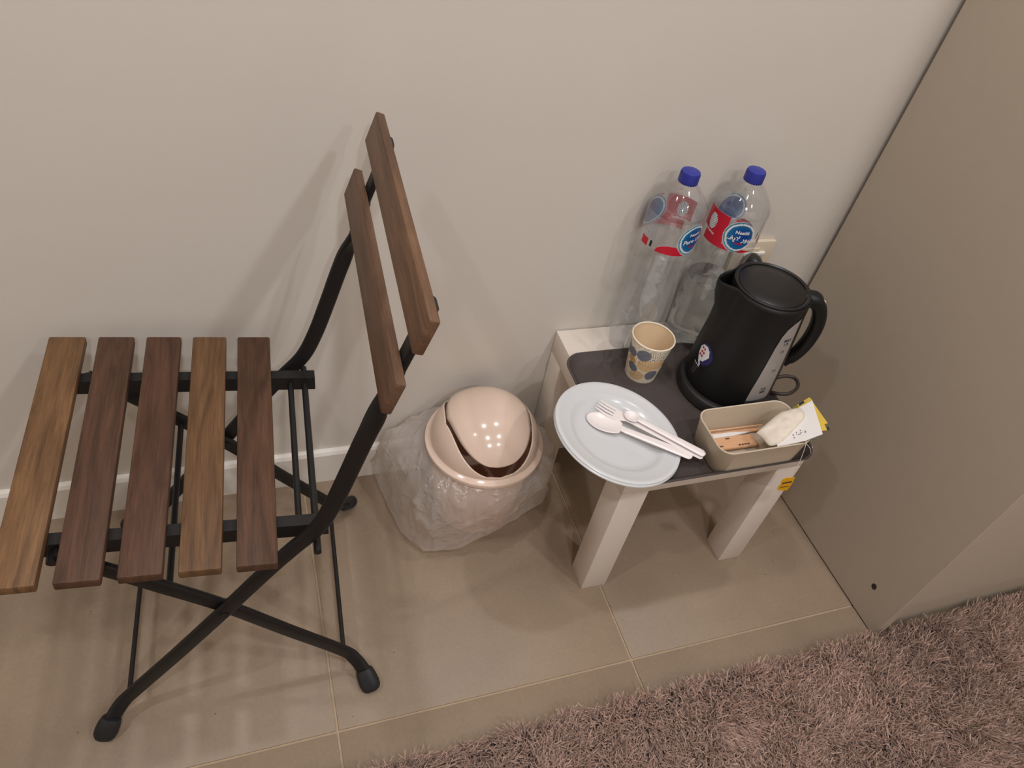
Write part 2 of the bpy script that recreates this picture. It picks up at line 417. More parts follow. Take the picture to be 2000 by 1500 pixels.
# recessed ceiling lamps: trim ring, lens and the light they give; the far pair is added fill
def emis(name, col, s):
    m = bpy.data.materials.new(name); m.use_nodes = True; N, L = m.node_tree.nodes, m.node_tree.links; N.clear()
    o = N.new('ShaderNodeOutputMaterial'); e = N.new('ShaderNodeEmission'); e.inputs[0].default_value = (*col, 1); e.inputs[1].default_value = s
    L.new(e.outputs[0], o.inputs[0]); return m
M['lens'] = emis('lamp_lens', LAMP_COL, 6.0)
where = ['above the chair seat by the wall', 'beside the top of the wardrobe', 'above the rug edge on the left', 'above the rug before the wardrobe', 'left of the chair', 'added over the open floor on the left to brighten the lower wall', 'added over the open floor on the right to brighten the lower wall']
for k, (x, y, pw) in enumerate(LAMPS):
    d = tag(empty('ceiling_downlight', (x, y, CEIL)), 'round recessed ceiling downlight ' + where[k], 'lamp', 'recessed ceiling downlights')
    lathe('trim_ring', [(0.044, 0), (0.058, 0), (0.058, -0.003), (0.052, -0.006), (0.044, -0.004)], M['socket_white'], d, n=32, close=True)
    lathe('lens', [(0, -0.001), (0.0435, -0.001)], M['lens'], d, n=32)
    ld = bpy.data.lights.new('downlight', 'AREA'); ld.shape = 'DISK'; ld.size = 0.085; ld.energy = pw; ld.color = LAMP_COL
    lo = bpy.data.objects.new('lamp_light', ld); link(lo, d); lo.location = (0, 0, -0.008)

# ------------------------------------------------------------------ wardrobe
w = tag(empty('wardrobe', (0, -0.3, 0)), 'tall beige laminate wardrobe standing at the right edge', 'wardrobe')
WO = Vector((0, 0.3, 0)); WT = 2.28
def wb(name, lo, hi, mat, bev=0.0008, parent=None):
    o = box(name, Vector(lo) + WO, Vector(hi) + WO, mat, w, bev, 1)
    if parent: o.parent = parent
    return o
side = wb('side_panel', (0, -0.5604, 0.0), (0.018, -0.011, WT), M['ward'])
wb('side_panel', (1.00, -0.5604, 0.0), (1.018, -0.011, WT), M['ward'])
wb('top_panel', (0.018, -0.545, WT - 0.018), (1.00, -0.011, WT), M['ward'])
wb('bottom_panel', (0.018, -0.540, 0.092), (1.00, -0.011, 0.110), M['ward'])
wb('back_panel', (0.018, -0.016, 0.110), (1.00, -0.011, WT - 0.018), M['ward'])
wb('plinth', (0.018, -0.548, 0.0), (1.00, -0.532, 0.092), M['ward'])
for a, b in ((0.0181, 0.5075), (0.5105, 0.9999)):
    dr = wb('door', (a, -0.5606, 0.1115), (b, -0.5426, WT - 0.002), M['ward'], 0.0007)
    hx = b - 0.05 if a < 0.3 else a + 0.05
    h = tube('handle', [Vector((hx, -0.5612, 1.00)) + WO, Vector((hx, -0.59, 1.0)) + WO, Vector((hx, -0.59, 1.16)) + WO, Vector((hx, -0.5612, 1.16)) + WO], 0.005, M['chrome'], w); h.parent = dr
# small round screw hole with a dark plug near the panel's foot
hole = mesh('hole_cover', [Vector((-0.0004 if q else 0.001, -0.499 + 0.0055 * math.cos(t), 0.08 + 0.0068 * math.sin(t))) + WO for q in (1, 0) for t in [2 * PI * k / 20 for k in range(20)]],
            [tuple(range(20))] + [(k, (k + 1) % 20, 20 + (k + 1) % 20, 20 + k) for k in range(20)], M['ward_dark'], w)
hole['label'] = 'dark plugged hole low on the side panel'; hole.parent = side
box('seal_strip', Vector((-0.0014, -0.556, 0.0)) + WO, Vector((0.0, -0.011, 0.0012)) + WO, M['ward_dark'], w)

# ------------------------------------------------------------------ wall socket
s = tag(empty('wall_socket', (-0.173, 0, 0.44)), 'cream wall socket with white rocker behind the kettle', 'socket')
def sb(name, lo, hi, mat, bev): return box(name, Vector(lo) - Vector((-0.173, 0, 0.44)), Vector(hi) - Vector((-0.173, 0, 0.44)), mat, s, bev)
sb('face_plate', (-0.216, -0.010, 0.442), (-0.131, -0.0002, 0.528), M['socket'], 0.002)
sb('socket_face', (-0.200, -0.0125, 0.455), (-0.163, -0.009, 0.515), M['socket'], 0.001)
sb('rocker_switch', (-0.196, -0.015, 0.500), (-0.150, -0.009, 0.507), M['socket_white'], 0.001)

# ------------------------------------------------------------------ folding chair
CA = dict(x0=-1.1881, y0=-0.2453, ang=-0.0544, w=0.1527, flare=0.0299, L=0.3914, pitch=0.0609, sw=0.0454, h0=0.4434, tilt=0.063)
chair = tag(empty('folding_chair', (CA['x0'], CA['y0'], 0), CA['ang']), 'folding chair with brown wooden slats on a black steel frame', 'chair')
TONES = [srgb(112, 82, 55), srgb(84, 59, 45), srgb(83, 57, 43), srgb(106, 77, 52), srgb(88, 62, 47)]
def slat(width, length, thick, col):
    o = box('slat', (-width / 2, -length / 2, -thick), (width / 2, length / 2, 0), M['wood'], chair, 0.0022, 2)
    o.color = (*col, 1); return o
hs = lambda sx: CA['h0'] - CA['tilt'] * sx
for i in range(5):
    o = slat(CA['sw'], CA['L'], 0.014, TONES[i])
    sx = (i - 2) * CA['pitch']; o.location = (sx, 0, hs(sx)); o.rotation_euler = (0, math.atan(CA['tilt']), 0)
TH = 1.2486; bwid = 0.0423; gap = 0.0389; sb0, zb0 = 0.2532, 0.6782
for k in range(2):
    o = slat(bwid, CA['L'], 0.0115, (srgb(100, 74, 57), srgb(107, 79, 59))[k])
    c = bwid / 2 + k * (bwid + gap)
    o.location = (sb0 + math.cos(TH) * c, 0, zb0 + math.sin(TH) * c); o.rotation_euler = (0, -TH, 0)
    o['label'] = ('lower wooden slat of the backrest', 'upper wooden slat of the backrest')[k]

BAR = round_rect_section(0.0112, 0.0047, 0.0042, 3)
def a_path(sg):
    W, F = CA['w'], CA['w'] + CA['flare']
    nx, nz = math.sin(TH) * 0.0164, -math.cos(TH) * 0.0164
    bk = lambda c: (sb0 + math.cos(TH) * c + nx, W * sg, zb0 + math.sin(TH) * c + nz)
    return [(-0.122, F * sg, 0.012), (-0.112, (W + 0.021) * sg, 0.030), (-0.094, (W + 0.006) * sg, 0.052), (-0.071, W * sg, 0.076), (-0.002, W * sg, 0.168),
            (0.0665, W * sg, 0.263), (0.126, W * sg, 0.348), (0.160, W * sg, 0.393), (0.190, W * sg, 0.431), (0.209, W * sg, 0.475), (0.226, W * sg, 0.529),
            (0.241, W * sg, 0.580), (0.255, W * sg, 0.625), bk(0.0), bk(0.05), bk(0.09), bk(0.112)]
def b_path(sg):
    W = CA['w'] - 0.0105; F = CA['w'] + CA['flare'] - 0.002
    return [(0.262, F * sg, 0.012), (0.253, (W + 0.020) * sg, 0.030), (0.239, (W + 0.006) * sg, 0.050), (0.220, W * sg, 0.073), (0.142, W * sg, 0.167),
            (0.0665, W * sg, 0.260), (0.0, W * sg, 0.329), (-0.049, W * sg, 0.379), (-0.098, W * sg, 0.424)]
for sg in (-1, 1):
    pa = catmull(a_path(sg), 6)
    zz = [p[2] for p in pa]
    def tw(i, zz=zz, sg=sg):
        t = min(1, max(0, (zz[i] - 0.60) / 0.065)); return sg * (t * t * (3 - 2 * t)) * PI / 2
    o = sweep('backrest_leg', pa, BAR, M['black_metal'], chair, twist=tw); o['label'] = 'black steel bar running from the front foot up to the backrest'
    pb = catmull(b_path(sg), 6)
    sweep('rear_leg', pb, BAR, M['black_metal'], chair)
    # seat rail: inverted channel under the slats
    z = lambda sx: hs(sx) - 0.0142
    T = 0.1285 * sg; rv = []
    for sx in (-0.112, 0.205):
        for t_, dz in ((-0.008, 0), (0.008, 0), (0.008, -0.024), (0.0055, -0.024), (0.0055, -0.003), (-0.0055, -0.003), (-0.0055, -0.024), (-0.008, -0.024)):
            rv.append((sx, T + t_, z(sx) + dz))
    mesh('seat_rail', rv, [(k, (k + 1) % 8, 8 + (k + 1) % 8, 8 + k) for k in range(8)] + [tuple(range(8)), tuple(range(8, 16))], M['black_metal'], chair)
    # feet caps
    for pth in (pa, pb):
        tip = pth[0]; d = np.array(pth[0]) - np.array(pth[5]); d /= np.linalg.norm(d)
        cp = [np.array(tip) + d * q for q in (-0.030, -0.0295, -0.027, -0.018, -0.006, 0.002, 0.0065, 0.0085, 0.0092)]
        sc = [0.55, 0.80, 0.92, 1.04, 1.10, 1.04, 0.88, 0.62, 0.25]
        sweep('foot_cap', cp, round_rect_section(0.0148, 0.0105, 0.0098, 6), M['rubber'], chair, scale=lambda i, sc=sc: sc[i])
    # bolts behind the upper and lower back slats, and pivots
    for c in (0.02, 0.103):
        nx, nz = math.sin(TH), -math.cos(TH)
        b0 = Vector((sb0 + math.cos(TH) * c, CA['w'] * sg, zb0 + math.sin(TH) * c))
        tube('bolt', [b0 + Vector((nx, 0, nz)) * q for q in (0.012, 0.0205, 0.0228, 0.0234)], 0.0050, M['black_metal'], chair)
    tube('pivot_bolt', [(0.0665, (CA['w'] - 0.017) * sg, 0.262), (0.0665, (CA['w'] + 0.006) * sg, 0.262)], 0.006, M['black_metal'], chair)
    tube('pivot_bolt', [(-0.098, (CA['w'] - 0.03) * sg, 0.418), (-0.098, (CA['w'] - 0.003) * sg, 0.418)], 0.006, M['black_metal'], chair)
for nm, sx, z, t0, t1, r in (('cross_rod', 0.170, 0.406, -0.132, 0.132, 0.0042), ('cross_rod', 0.190, 0.402, -0.168, 0.158, 0.0046),
                             ('cross_rod', -0.084, 0.060, -0.150, 0.150, 0.0036), ('cross_rod', 0.223, 0.066, -0.142, 0.142, 0.0036), ('cross_rod', 0.008, 0.319, -0.142, 0.142, 0.0042)):
    tube(nm, [(sx, t0, z), (sx, t1, z)], r, M['black_metal'], chair)

# ------------------------------------------------------------------ side table
TX, TY, TW, TD, TH_ = -0.5277, -0.3455, 0.35, 0.343, 0.3433
tb = tag(empty('side_table', (TX + TW / 2, TY + TD / 2, 0)), 'small square white side table with thick legs by the wardrobe', 'table')
box('tabletop', (-TW / 2, -TD / 2, TH_ - 0.05), (TW / 2, TD / 2, TH_), M['white_lam'], tb, 0.0012, 2)
for sx in (-1, 1):
    for sy in (-1, 1):
        x0, x1 = sorted((sx * TW / 2, sx * (TW / 2 - 0.05))); y0, y1 = sorted((sy * TD / 2, sy * (TD / 2 - 0.05)))
        box('leg', (x0, y0, 0.0), (x1, y1, TH_ - 0.0502), M['white_lam'], tb, 0.0012, 2)

# ------------------------------------------------------------------ tray
TRC = (-0.371, -0.2285); TRH = (0.179, 0.149); z0 = TH_ + 0.0002
def trl(inset, z, r): return rr_loop(TRH[0] - inset, TRH[1] - inset, r, z, TRC[0], TRC[1], 8)
tr = loops_shell('serving_tray', [trl(0.016, z0, 0.026), trl(0.012, z0 + 0.002, 0.028), trl(0.003, z0 + 0.0125, 0.034), trl(0, z0 + 0.0145, 0.036), trl(0.0006, z0 + 0.0158, 0.0355),
      trl(0.0035, z0 + 0.0155, 0.034), trl(0.012, z0 + 0.0055, 0.028), trl(0.017, z0 + 0.0028, 0.026)], M['tray'], None)
tag(tr, 'dark grey plastic serving tray with rounded corners on the white table', 'tray')
TF = z0 + 0.0028          # tray floor height

# ------------------------------------------------------------------ printing helpers
def text_pts(body, size, bold=0.0, shear=0.0, spacing=1.0):
    cu = bpy.data.curves.new('lettering', 'FONT'); cu.body = body; cu.size = size; cu.align_x = 'CENTER'; cu.align_y = 'CENTER'
    cu.offset = bold; cu.shear = shear; cu.resolution_u = 3; cu.space_character = spacing
    o = bpy.data.objects.new('lettering', cu); COL.objects.link(o)
    dg = bpy.context.evaluated_depsgraph_get(); dg.update()
    me = bpy.data.meshes.new_from_object(o.evaluated_get(dg))
    bpy.data.objects.remove(o); bpy.data.curves.remove(cu)
    V = [v.co.copy() for v in me.vertices]; Fc = [tuple(p.vertices) for p in me.polygons]
    bpy.data.meshes.remove(me)
    return V, Fc

def wrap_text(name, body, size, rfun, th, z, mat, parent, center, rot=0.0, bold=0.0, shear=0.0, off=0.0006, aspect=1.0, spacing=1.0):
    V, Fc = text_pts(body, size, bold, shear, spacing)
    out = []
    for v in V:
        x = v.x * aspect; y = v.y
        x, y = x * math.cos(rot) - y * math.sin(rot), x * math.sin(rot) + y * math.cos(rot)
        r = rfun(z + y) + off; a = math.radians(th) + x / r
        out.append((center[0] + r * math.cos(a), center[1] + r * math.sin(a), center[2] + z + y))
    return mesh(name, out, Fc, mat, parent) if Fc else None

def wrap_poly(name, pts, rfun, mat, parent, center, off=0.0005):
    """pts: outline as (angle in degrees, z); filled and laid on a body of revolution"""
    bm = bmesh.new()
    vs = [bm.verts.new((math.radians(a) * 0.075, z, 0)) for a, z in pts]
    bm.faces.new(vs)
    xs = [v.co.x for v in vs]; ys = [v.co.y for v in vs]
    for k in range(1, 12):
        q = min(xs) + (max(xs) - min(xs)) * k / 12
        bmesh.ops.bisect_plane(bm, geom=bm.verts[:] + bm.edges[:] + bm.faces[:], plane_co=(q, 0, 0), plane_no=(1, 0, 0))
        q = min(ys) + (max(ys) - min(ys)) * k / 12
        bmesh.ops.bisect_plane(bm, geom=bm.verts[:] + bm.edges[:] + bm.faces[:], plane_co=(0, q, 0), plane_no=(0, 1, 0))
    for v in bm.verts:
        a = v.co.x / 0.075; z = v.co.y; r = rfun(z) + off
        v.co = Vector((center[0] + r * math.cos(a), center[1] + r * math.sin(a), center[2] + z))
    me = bpy.data.meshes.new(name); bm.to_mesh(me); bm.free(); me.materials.append(mat)
    me.polygons.foreach_set('use_smooth', [True] * len(me.polygons))
    return link(bpy.data.objects.new(name, me), parent)

def interp(prof):
    zs = [p[1] for p in prof]; rs = [p[0] for p in prof]
    return lambda z: float(np.interp(z, zs, rs))

def printed_shell(name, rfun, z0, z1, colour, mat, parent, nu=200, nv=50, off=0.0004, a0=-180, a1=180):
    """a curved sheet whose print is a function colour(angle_deg, z) -> (r, g, b, a)"""
    full = (a1 - a0) >= 360; verts, faces, cols = [], [], []
    cnt = nu if full else nu + 1
    for j in range(nv + 1):
        z = z0 + (z1 - z0) * j / nv; r = rfun(z) + off
        for k in range(cnt):
            a = a0 + (a1 - a0) * k / nu
            verts.append((r * math.cos(math.radians(a)), r * math.sin(math.radians(a)), z)); cols.append(colour(a, z))
    for j in range(nv):
        for k in range(nu):
            k2 = (k + 1) % cnt
            faces.append((j * cnt + k, j * cnt + k2, (j + 1) * cnt + k2, (j + 1) * cnt + k))
    me = bpy.data.meshes.new(name); me.from_pydata(verts, [], faces)
    at = me.color_attributes.new('print', 'FLOAT_COLOR', 'POINT')
    at.data.foreach_set('color', np.array(cols, dtype=np.float32).ravel())
    me.materials.append(mat); me.polygons.foreach_set('use_smooth', [True] * len(me.polygons))
    return link(bpy.data.objects.new(name, me), parent)

# ------------------------------------------------------------------ water bottles
BP = [(0.0, 0.006), (0.018, 0.004), (0.030, 0.0), (0.038, 0.0005), (0.0425, 0.006), (0.0448, 0.016), (0.0458, 0.030), (0.0444, 0.036), (0.0459, 0.044), (0.0461, 0.075),
      (0.0444, 0.081), (0.0460, 0.088), (0.0456, 0.110), (0.0446, 0.130), (0.0428, 0.152), (0.0418, 0.165), (0.0428, 0.172), (0.0414, 0.180), (0.0424, 0.190), (0.0436, 0.202), (0.0458, 0.214),
      (0.0470, 0.224), (0.0464, 0.228), (0.0464, 0.286), (0.0471, 0.290), (0.0462, 0.296), (0.0425, 0.303), (0.0340, 0.315), (0.0250, 0.326), (0.0175, 0.3335), (0.0138, 0.337), (0.0138, 0.347)]
brad = interp(BP[3:])
RED = srgb(196, 30, 52); BLU = srgb(14, 92, 158); NAV = srgb(24, 44, 128); TEAL = srgb(40, 130, 160); WHT = srgb(226, 226, 224)
def film_colour(phi, z):
    """phi: degrees from the middle of the front oval; z above the bottle's base"""
    zc = z - 0.257; R = 0.047
    def oval(p0):
        d = (phi - p0 + 180) % 360 - 180; x = math.radians(d) * R
        return x, math.sqrt((x / 0.0215) ** 2 + (zc / 0.0225) ** 2)
    clear = (0.86, 0.86, 0.85, 0.10)
    for p0 in (0, 180):
        x, e = oval(p0)
        if e < 1.0:
            t = max(0, min(1, 0.5 + x / 0.04 + zc / 0.09)); t2 = e ** 3
            c = tuple(BLU[i] * (1 - t) + NAV[i] * t for i in range(3)); c = tuple(c[i] * (1 - 0.55 * t2) + TEAL[i] * 0.55 * t2 for i in range(3))
            return (*c, 1)
        if e < 1.13: return (*WHT, 1)
        if e < 1.24 and x < 0.006: return (*TEAL, 0.9)
        if e < 1.30 and x < 0.004: return (0.7, 0.75, 0.78, 0.6)
    x, e = oval(0); d = (phi + 180) % 360 - 180
    # red block left of the front oval with its white emblem, and the slogan bar
    if -92 < d < 0 and zc > -0.0285 and zc < 0.030 and not (d < -78 and zc < -0.008):
        if math.hypot((math.radians(d + 66) * R) / 0.009, (zc - 0.008) / 0.014) < 1:
            q = math.sin(math.radians(d) * R * 1500) * math.sin(zc * 1100)
            return (*((0.09, 0.12, 0.2) if q > 0.35 else WHT), 1)
        if abs(zc + 0.011 + 0.0001 * (d + 60)) < 0.0016 and -84 < d < -52: return (0.75, 0.5, 0.5, 1)
        if d < -30 or zc < -0.020: return (*RED, 1)
        if zc > 0.0265 and d > -20: return (*RED, 0.8)
    if 0 <= d < 48 and zc < -0.0195 - 0.0002 * d and zc > -0.0285: return (*RED, 1)
    # fine print columns
    if -150 < d < -92 and abs(zc) < 0.022:
        q = math.sin(zc * 2600) > 0.1 and math.sin(d * 7.3 + math.floor(zc * 414) * 2.1) > -0.3
        return ((0.22, 0.22, 0.32, 0.75) if q else (0.75, 0.75, 0.78, 0.35))
    # back panel: red lens under the clear part left of the rear oval, small dark block
    xb, eb = oval(180); db = (d - 180 + 180) % 360 - 180
    if -75 < db < -8 and zc < -0.0285 + 0.0165 * math.sqrt(max(0, 1 - ((db + 42) / 31) ** 2)): return (*RED, 1)
    if -88 < db < -82 and -0.026 < zc < -0.014: return (0.02, 0.02, 0.02, 1)
    if -112 < db < -92 and zc < -0.014: return (*RED, 1)
    if -112 < db < -86 and zc > -0.012 and math.sin(zc * 2100) * math.sin(db * 3) > 0.2: return (0.2, 0.2, 0.3, 0.7)
    return clear

def make_bottle(x, y, front, label, water):
    bt = tag(empty('water_bottle', (x, y, TH_ + 0.0006)), label, 'bottle', 'clear water bottles against the wall')
    petal = lambda p, a, r, z: Vector((p.x, p.y, p.z)) * (1 - 0.07 * max(0, 1 - z / 0.032) * (0.5 + 0.5 * math.cos(5 * a))) if 0.02 < r and z < 0.032 else (Vector((p.x * (1 + 0.008 * math.cos(10 * a)), p.y * (1 + 0.008 * math.cos(10 * a)), p.z)) if 0.15 < z < 0.215 else p)
    b = lathe('bottle_body', BP, M['pet'], bt, n=80, fn=petal)
    lathe('cap', [(0, 0.355), (0.0110, 0.355), (0.0147, 0.3535), (0.0159, 0.3505), (0.0161, 0.339), (0.0150, 0.3355), (0.0141, 0.3355), (0.0141, 0.348), (0, 0.348)], M['cap'], bt, n=48,
          fn=lambda p, a, r, z: p * (1 - (0.012 if (int(round(a / (2 * PI) * 48)) % 2 and 0.338 < z < 0.352) else 0)) if r > 0.015 else p)
    lb = printed_shell('label_sleeve', lambda z: 0.0466, 0.2285, 0.2875, lambda a, z: film_colour(a - front, z), M['film'], bt, 300, 56)
    lb['label'] = 'clear sleeve printed red with a blue oval'
    rf = lambda z: 0.0466
    kw = dict(parent=lb, center=(0, 0, 0), off=0.0010)
    wrap_text('lettering', 'Nestl\u00e9', 0.0088, rf, front + 2, 0.266, M['white_ink'], bold=0.0002, rot=0.05, **kw)
    wrap_text('lettering', '\ufed2\ufef3\ufefb \ufead\ufeee\ufef4\ufe91', 0.0125, rf, front, 0.2545, M['white_ink'], bold=0.00035, rot=0.0, **kw)
    wrap_text('lettering', 'Nestl\u00e9', 0.0078, rf, front + 180, 0.268, M['white_ink'], bold=0.0002, rot=0.12, **kw)
    wrap_text('lettering', 'Pure Life', 0.0105, rf, front + 180, 0.256, M['white_ink'], bold=0.0003, rot=0.16, shear=0.2, **kw)
    for f in (front, front + 180):
        for k in range(4):
            wrap_poly('print_mark', [(f - 9 + k * 5, 0.2435), (f - 6 + k * 5, 0.2435), (f - 6 + k * 5, 0.2475 - 0.001 * (k % 2)), (f - 9 + k * 5, 0.2475)], rf, M['red_ink'], lb, (0, 0, 0), 0.0009)
    if water:
        zl = 0.143
        wp = [(max(0.0, r - 0.0012), z + 0.0012) for r, z in BP if z + 0.0012 < zl]
        wp += [(brad(zl) - 0.0012, zl), (0.0, zl)]
        lathe('water', wp, M['water'], bt, n=80, fn=petal)
    return bt
make_bottle(-0.397, -0.0500, 110.0, 'empty clear plastic bottle with blue cap, the one nearer the chair', False)
make_bottle(-0.277, -0.0500, -110.0, 'clear plastic bottle with blue cap, part filled with water, behind the kettle', True)

# ------------------------------------------------------------------ paper cup
CC = (-0.414, -0.132)
cup = tag(empty('paper_cup', (CC[0], CC[1], TF)), 'patterned paper cup with grey and tan leaf print on the tray', 'cup')
crad = lambda z: 0.0275 + (0.0368 - 0.0275) * z / 0.086
lathe('inner_wall', [(0, 0.006), (0.0265, 0.006), (0.0363, 0.0855)], M['paper_in'], cup, n=56)
lathe('base', [(0, 0.004), (0.0258, 0.004), (0.0262, 0.0), (0.0274, 0.0)], M['paper_rim'], cup, n=56)
lathe('rolled_rim', [(0.0368 + 0.0014 * math.cos(t), 0.0862 + 0.0016 * math.sin(t)) for t in [2 * PI * k / 10 for k in range(10)]], M['paper_rim'], cup, n=56, close=True)
LEAVES = [(-134, 0.066, 11, 24, 10, 'g', 40), (-172, 0.060, 10, 16, 8, 'g', -20), (-160, 0.030, 13, 15, 9, 'g', 70), (-88, 0.022, 14, 20, 10, 'g', 10),
          (-118, 0.044, 17, 28, 12, 't', -10), (-80, 0.048, 15, 22, 10, 't', 30), (-168, 0.045, 12, 12, 8, 'o', 60), (-138, 0.016, 13, 24, 9, 't', 20), (-40, 0.05, 15, 24, 10, 'g', 20), (20, 0.03, 15, 24, 10, 't', 0), (70, 0.06, 14, 22, 10, 'g', 40), (120, 0.03, 15, 22, 10, 'o', 10), (160, 0.06, 14, 22, 10, 'g', -30)]
CREAM = srgb(232, 218, 196); GREYB = srgb(118, 120, 128); TAN = srgb(222, 186, 138); ORA = srgb(206, 156, 92); DKC = srgb(52, 50, 50)
def cup_colour(a, z):
    for (ca, cz, w_, l_, h_, kind, rot) in LEAVES:
        dx = math.radians((a - ca + 180) % 360 - 180) * crad(z); dz = z - cz; t = math.radians(rot)
        u = (dx * math.cos(t) + dz * math.sin(t)) / (l_ * 0.00058); v = (-dx * math.sin(t) + dz * math.cos(t)) / (h_ * 0.0012)
        if u * u + v * v < 1:
            vein = abs(math.sin(u * 9 + abs(v) * 5)) < 0.28 or abs(v) < 0.05
            c = {'g': GREYB, 't': TAN, 'o': ORA}[kind]; k = 0.72 if vein else 1.0
            return (c[0] * k, c[1] * k, c[2] * k, 1)
    dx = math.radians((a + 92 + 180) % 360 - 180)
    if -0.55 < dx < 0.7 and 0.050 < z < 0.080:
        q = (dx * 9 + z * 60) % 1.0; r = ((z * 260) + math.floor(dx * 9 + z * 60) * 0.5) % 1.0
        if abs(q - 0.5) < 0.24 and abs(r - 0.5) < 0.22: return (*DKC, 1)
    n = noise.noise((a * 0.12, z * 300, 3.0))
    if n > 0.42: return (*srgb(186, 170, 150), 1)
    return (*CREAM, 1)
printed_shell('printed_wall', crad, 0.0, 0.0858, cup_colour, M['cup_print'], cup, 260, 80, 0.0)
# tea string over the cup's rim with its dark tag outside
tea0 = tag(empty('tea_bag_tag', (CC[0] - 0.036, CC[1], TF + 0.05)), 'dark tea tag on a string hanging over the rim of the paper cup', 'tea bag')
O0 = Vector((CC[0] - 0.036, CC[1], TF + 0.05))
cz = TF + 0.088
tube('string', [Vector(p) - O0 for p in catmull([(-0.402, -0.108, TF + 0.02), (-0.428, -0.108, cz - 0.03), (-0.4405, -0.1075, cz + 0.0010), (-0.4440, -0.1065, cz - 0.006), (-0.447, -0.108, cz - 0.025), (-0.452, -0.112, cz - 0.038)], 5)], 0.0005, M['string'], tea0, 5)
slab('tag', [Vector(p) - O0 for p in ((-0.449, -0.108, cz - 0.036), (-0.455, -0.115, cz - 0.037), (-0.476, -0.138, cz - 0.043), (-0.470, -0.131, cz - 0.053))], 0.0008, M['tea_tag_dark'], tea0)

# ------------------------------------------------------------------ kettle
KC = (-0.276, -0.190); KS = Vector((1.005, 1.005, 1.085)); KZ = TF + 0.0002
ket = tag(empty('electric_kettle', (KC[0], KC[1], KZ)), 'black plastic electric kettle on its base on the tray', 'kettle')
KP = [(0.0735, 0.024), (0.0760, 0.030), (0.0762, 0.040), (0.0742, 0.080), (0.0712, 0.120), (0.0676, 0.160), (0.0650, 0.185), (0.0640, 0.203), (0.0640, 0.211)]
krad = interp(KP); HA = math.radians(-25); SA = HA + PI
def spout(p, a, r, z):
    d = (a - SA + PI) % (2 * PI) - PI
    t = min(1, max(0, (z - 0.135) / 0.07)); t = t * t * (3 - 2 * t); g = max(0, 1 - (abs(d) / 0.50)); g = g * g * (3 - 2 * g)
    k = 1 + (0.021 * t * g) / r
    return Vector((p.x * k, p.y * k, p.z - 0.006 * t * g))
lathe('power_base', [(0, 0.0), (0.080, 0.0), (0.0835, 0.003), (0.0835, 0.012), (0.0805, 0.018), (0.074, 0.021), (0, 0.021)], M['kbase'], ket, n=64)
body = lathe('body', [(0, 0.0225), (0.066, 0.0225)] + KP, M['kettle'], ket, n=120, fn=lambda p, a, r, z: spout(p, a, r, z) if r > 0.05 else p)
solidify(body, 0.0022)
lid = lathe('lid', [(0, 0.2155), (0.030, 0.2150), (0.0520, 0.2128), (0.0535, 0.2118), (0.0538, 0.2100), (0.0550, 0.2100), (0.0553, 0.2124), (0.0580, 0.2138), (0.0612, 0.2128), (0.0618, 0.2085), (0.0612, 0.198), (0, 0.198)], M['kettle_lid'], ket, n=72)
U = Vector((math.cos(HA), math.sin(HA), 0)); LT = Vector((-math.sin(HA), math.cos(HA), 0))
hp = [U * r + Vector((0, 0, z)) for r, z in ((0.054, 0.201), (0.070, 0.203), (0.081, 0.196), (0.0905, 0.180), (0.0960, 0.158), (0.0965, 0.136), (0.0935, 0.115), (0.0875, 0.098), (0.082, 0.089))]
hpp = catmull(hp, 6)
hd = sweep('handle', hpp, round_rect_section(0.0105, 0.0125, 0.008, 4), M['kettle'], ket, lateral=LT, scale=lambda i: 1.12 - 0.25 * i / len(hpp))
tipd = (Vector(hpp[-1]) - Vector(hpp[-3])).normalized()
tp = sweep('handle_tip', [Vector(hpp[-1]) - tipd * 0.001, Vector(hpp[-1]) + tipd * 0.010, Vector(hpp[-1]) + tipd * 0.0115], round_rect_section(0.0065, 0.0100, 0.004, 4), M['kettle'], ket, lateral=LT, scale=lambda i: (1, 1, 0.8)[i]); tp.parent = hd
tq = sweep('handle_trim', [Vector(hpp[-1]) + U * 0.0066 - LT * 0.002 + tipd * q for q in (0.0, 0.0108)], round_rect_section(0.0008, 0.0075, 0.0006, 2), M['chrome'], ket, lateral=LT); tq.parent = hd
bt = lathe('lid_button', [(0, 0.0042), (0.006, 0.0036), (0.0072, 0.0015), (0.0074, 0)], M['chrome'], ket, n=20); bt.parent = hd
bt.location = U * 0.0855 + Vector((0, 0, 0.2045)); bt.rotation_euler = (0, 0.35, HA)
# level window with marks, sticker
wl = [(-66, 0.030), (-66, 0.196), (-70, 0.194), (-78, 0.190), (-86, 0.182), (-91, 0.170), (-94, 0.150), (-97, 0.110), (-100, 0.070), (-101, 0.046), (-101, 0.030)]
wl = [(a, z - 0.003) for a, z in wl]
win = wrap_poly('level_window', [p for p in wl if p[1] > 0.042] + [(-101, 0.043), (-66, 0.043)][:2], krad, M['window'], ket, (0, 0, 0), 0.0007)
win['label'] = 'smoky grey water level window'
wrap_poly('window_foot', [(-66, 0.028), (-66, 0.0425), (-101, 0.0425), (-101, 0.028)], krad, M['window_dark'], ket, (0, 0, 0), 0.0007).parent = win
wrap_poly('window_edge', [(-62, 0.027), (-62, 0.196), (-65.7, 0.194), (-65.7, 0.027)], krad, M['cord'], ket, (0, 0, 0), 0.0009).parent = win
for body_, z, sz, a in (('MAX', 0.1585, 0.0072, -78), ('1.7L', 0.1515, 0.0072, -78), ('1.5', 0.138, 0.0068, -80), ('1.0', 0.102, 0.0068, -80), ('0.5L', 0.066, 0.0068, -82), ('MIN', 0.0595, 0.0068, -82)):
    wrap_text('lettering', body_, sz, krad, a, z, M['ink'], win, (0, 0, 0), off=0.0011, bold=0.0001)
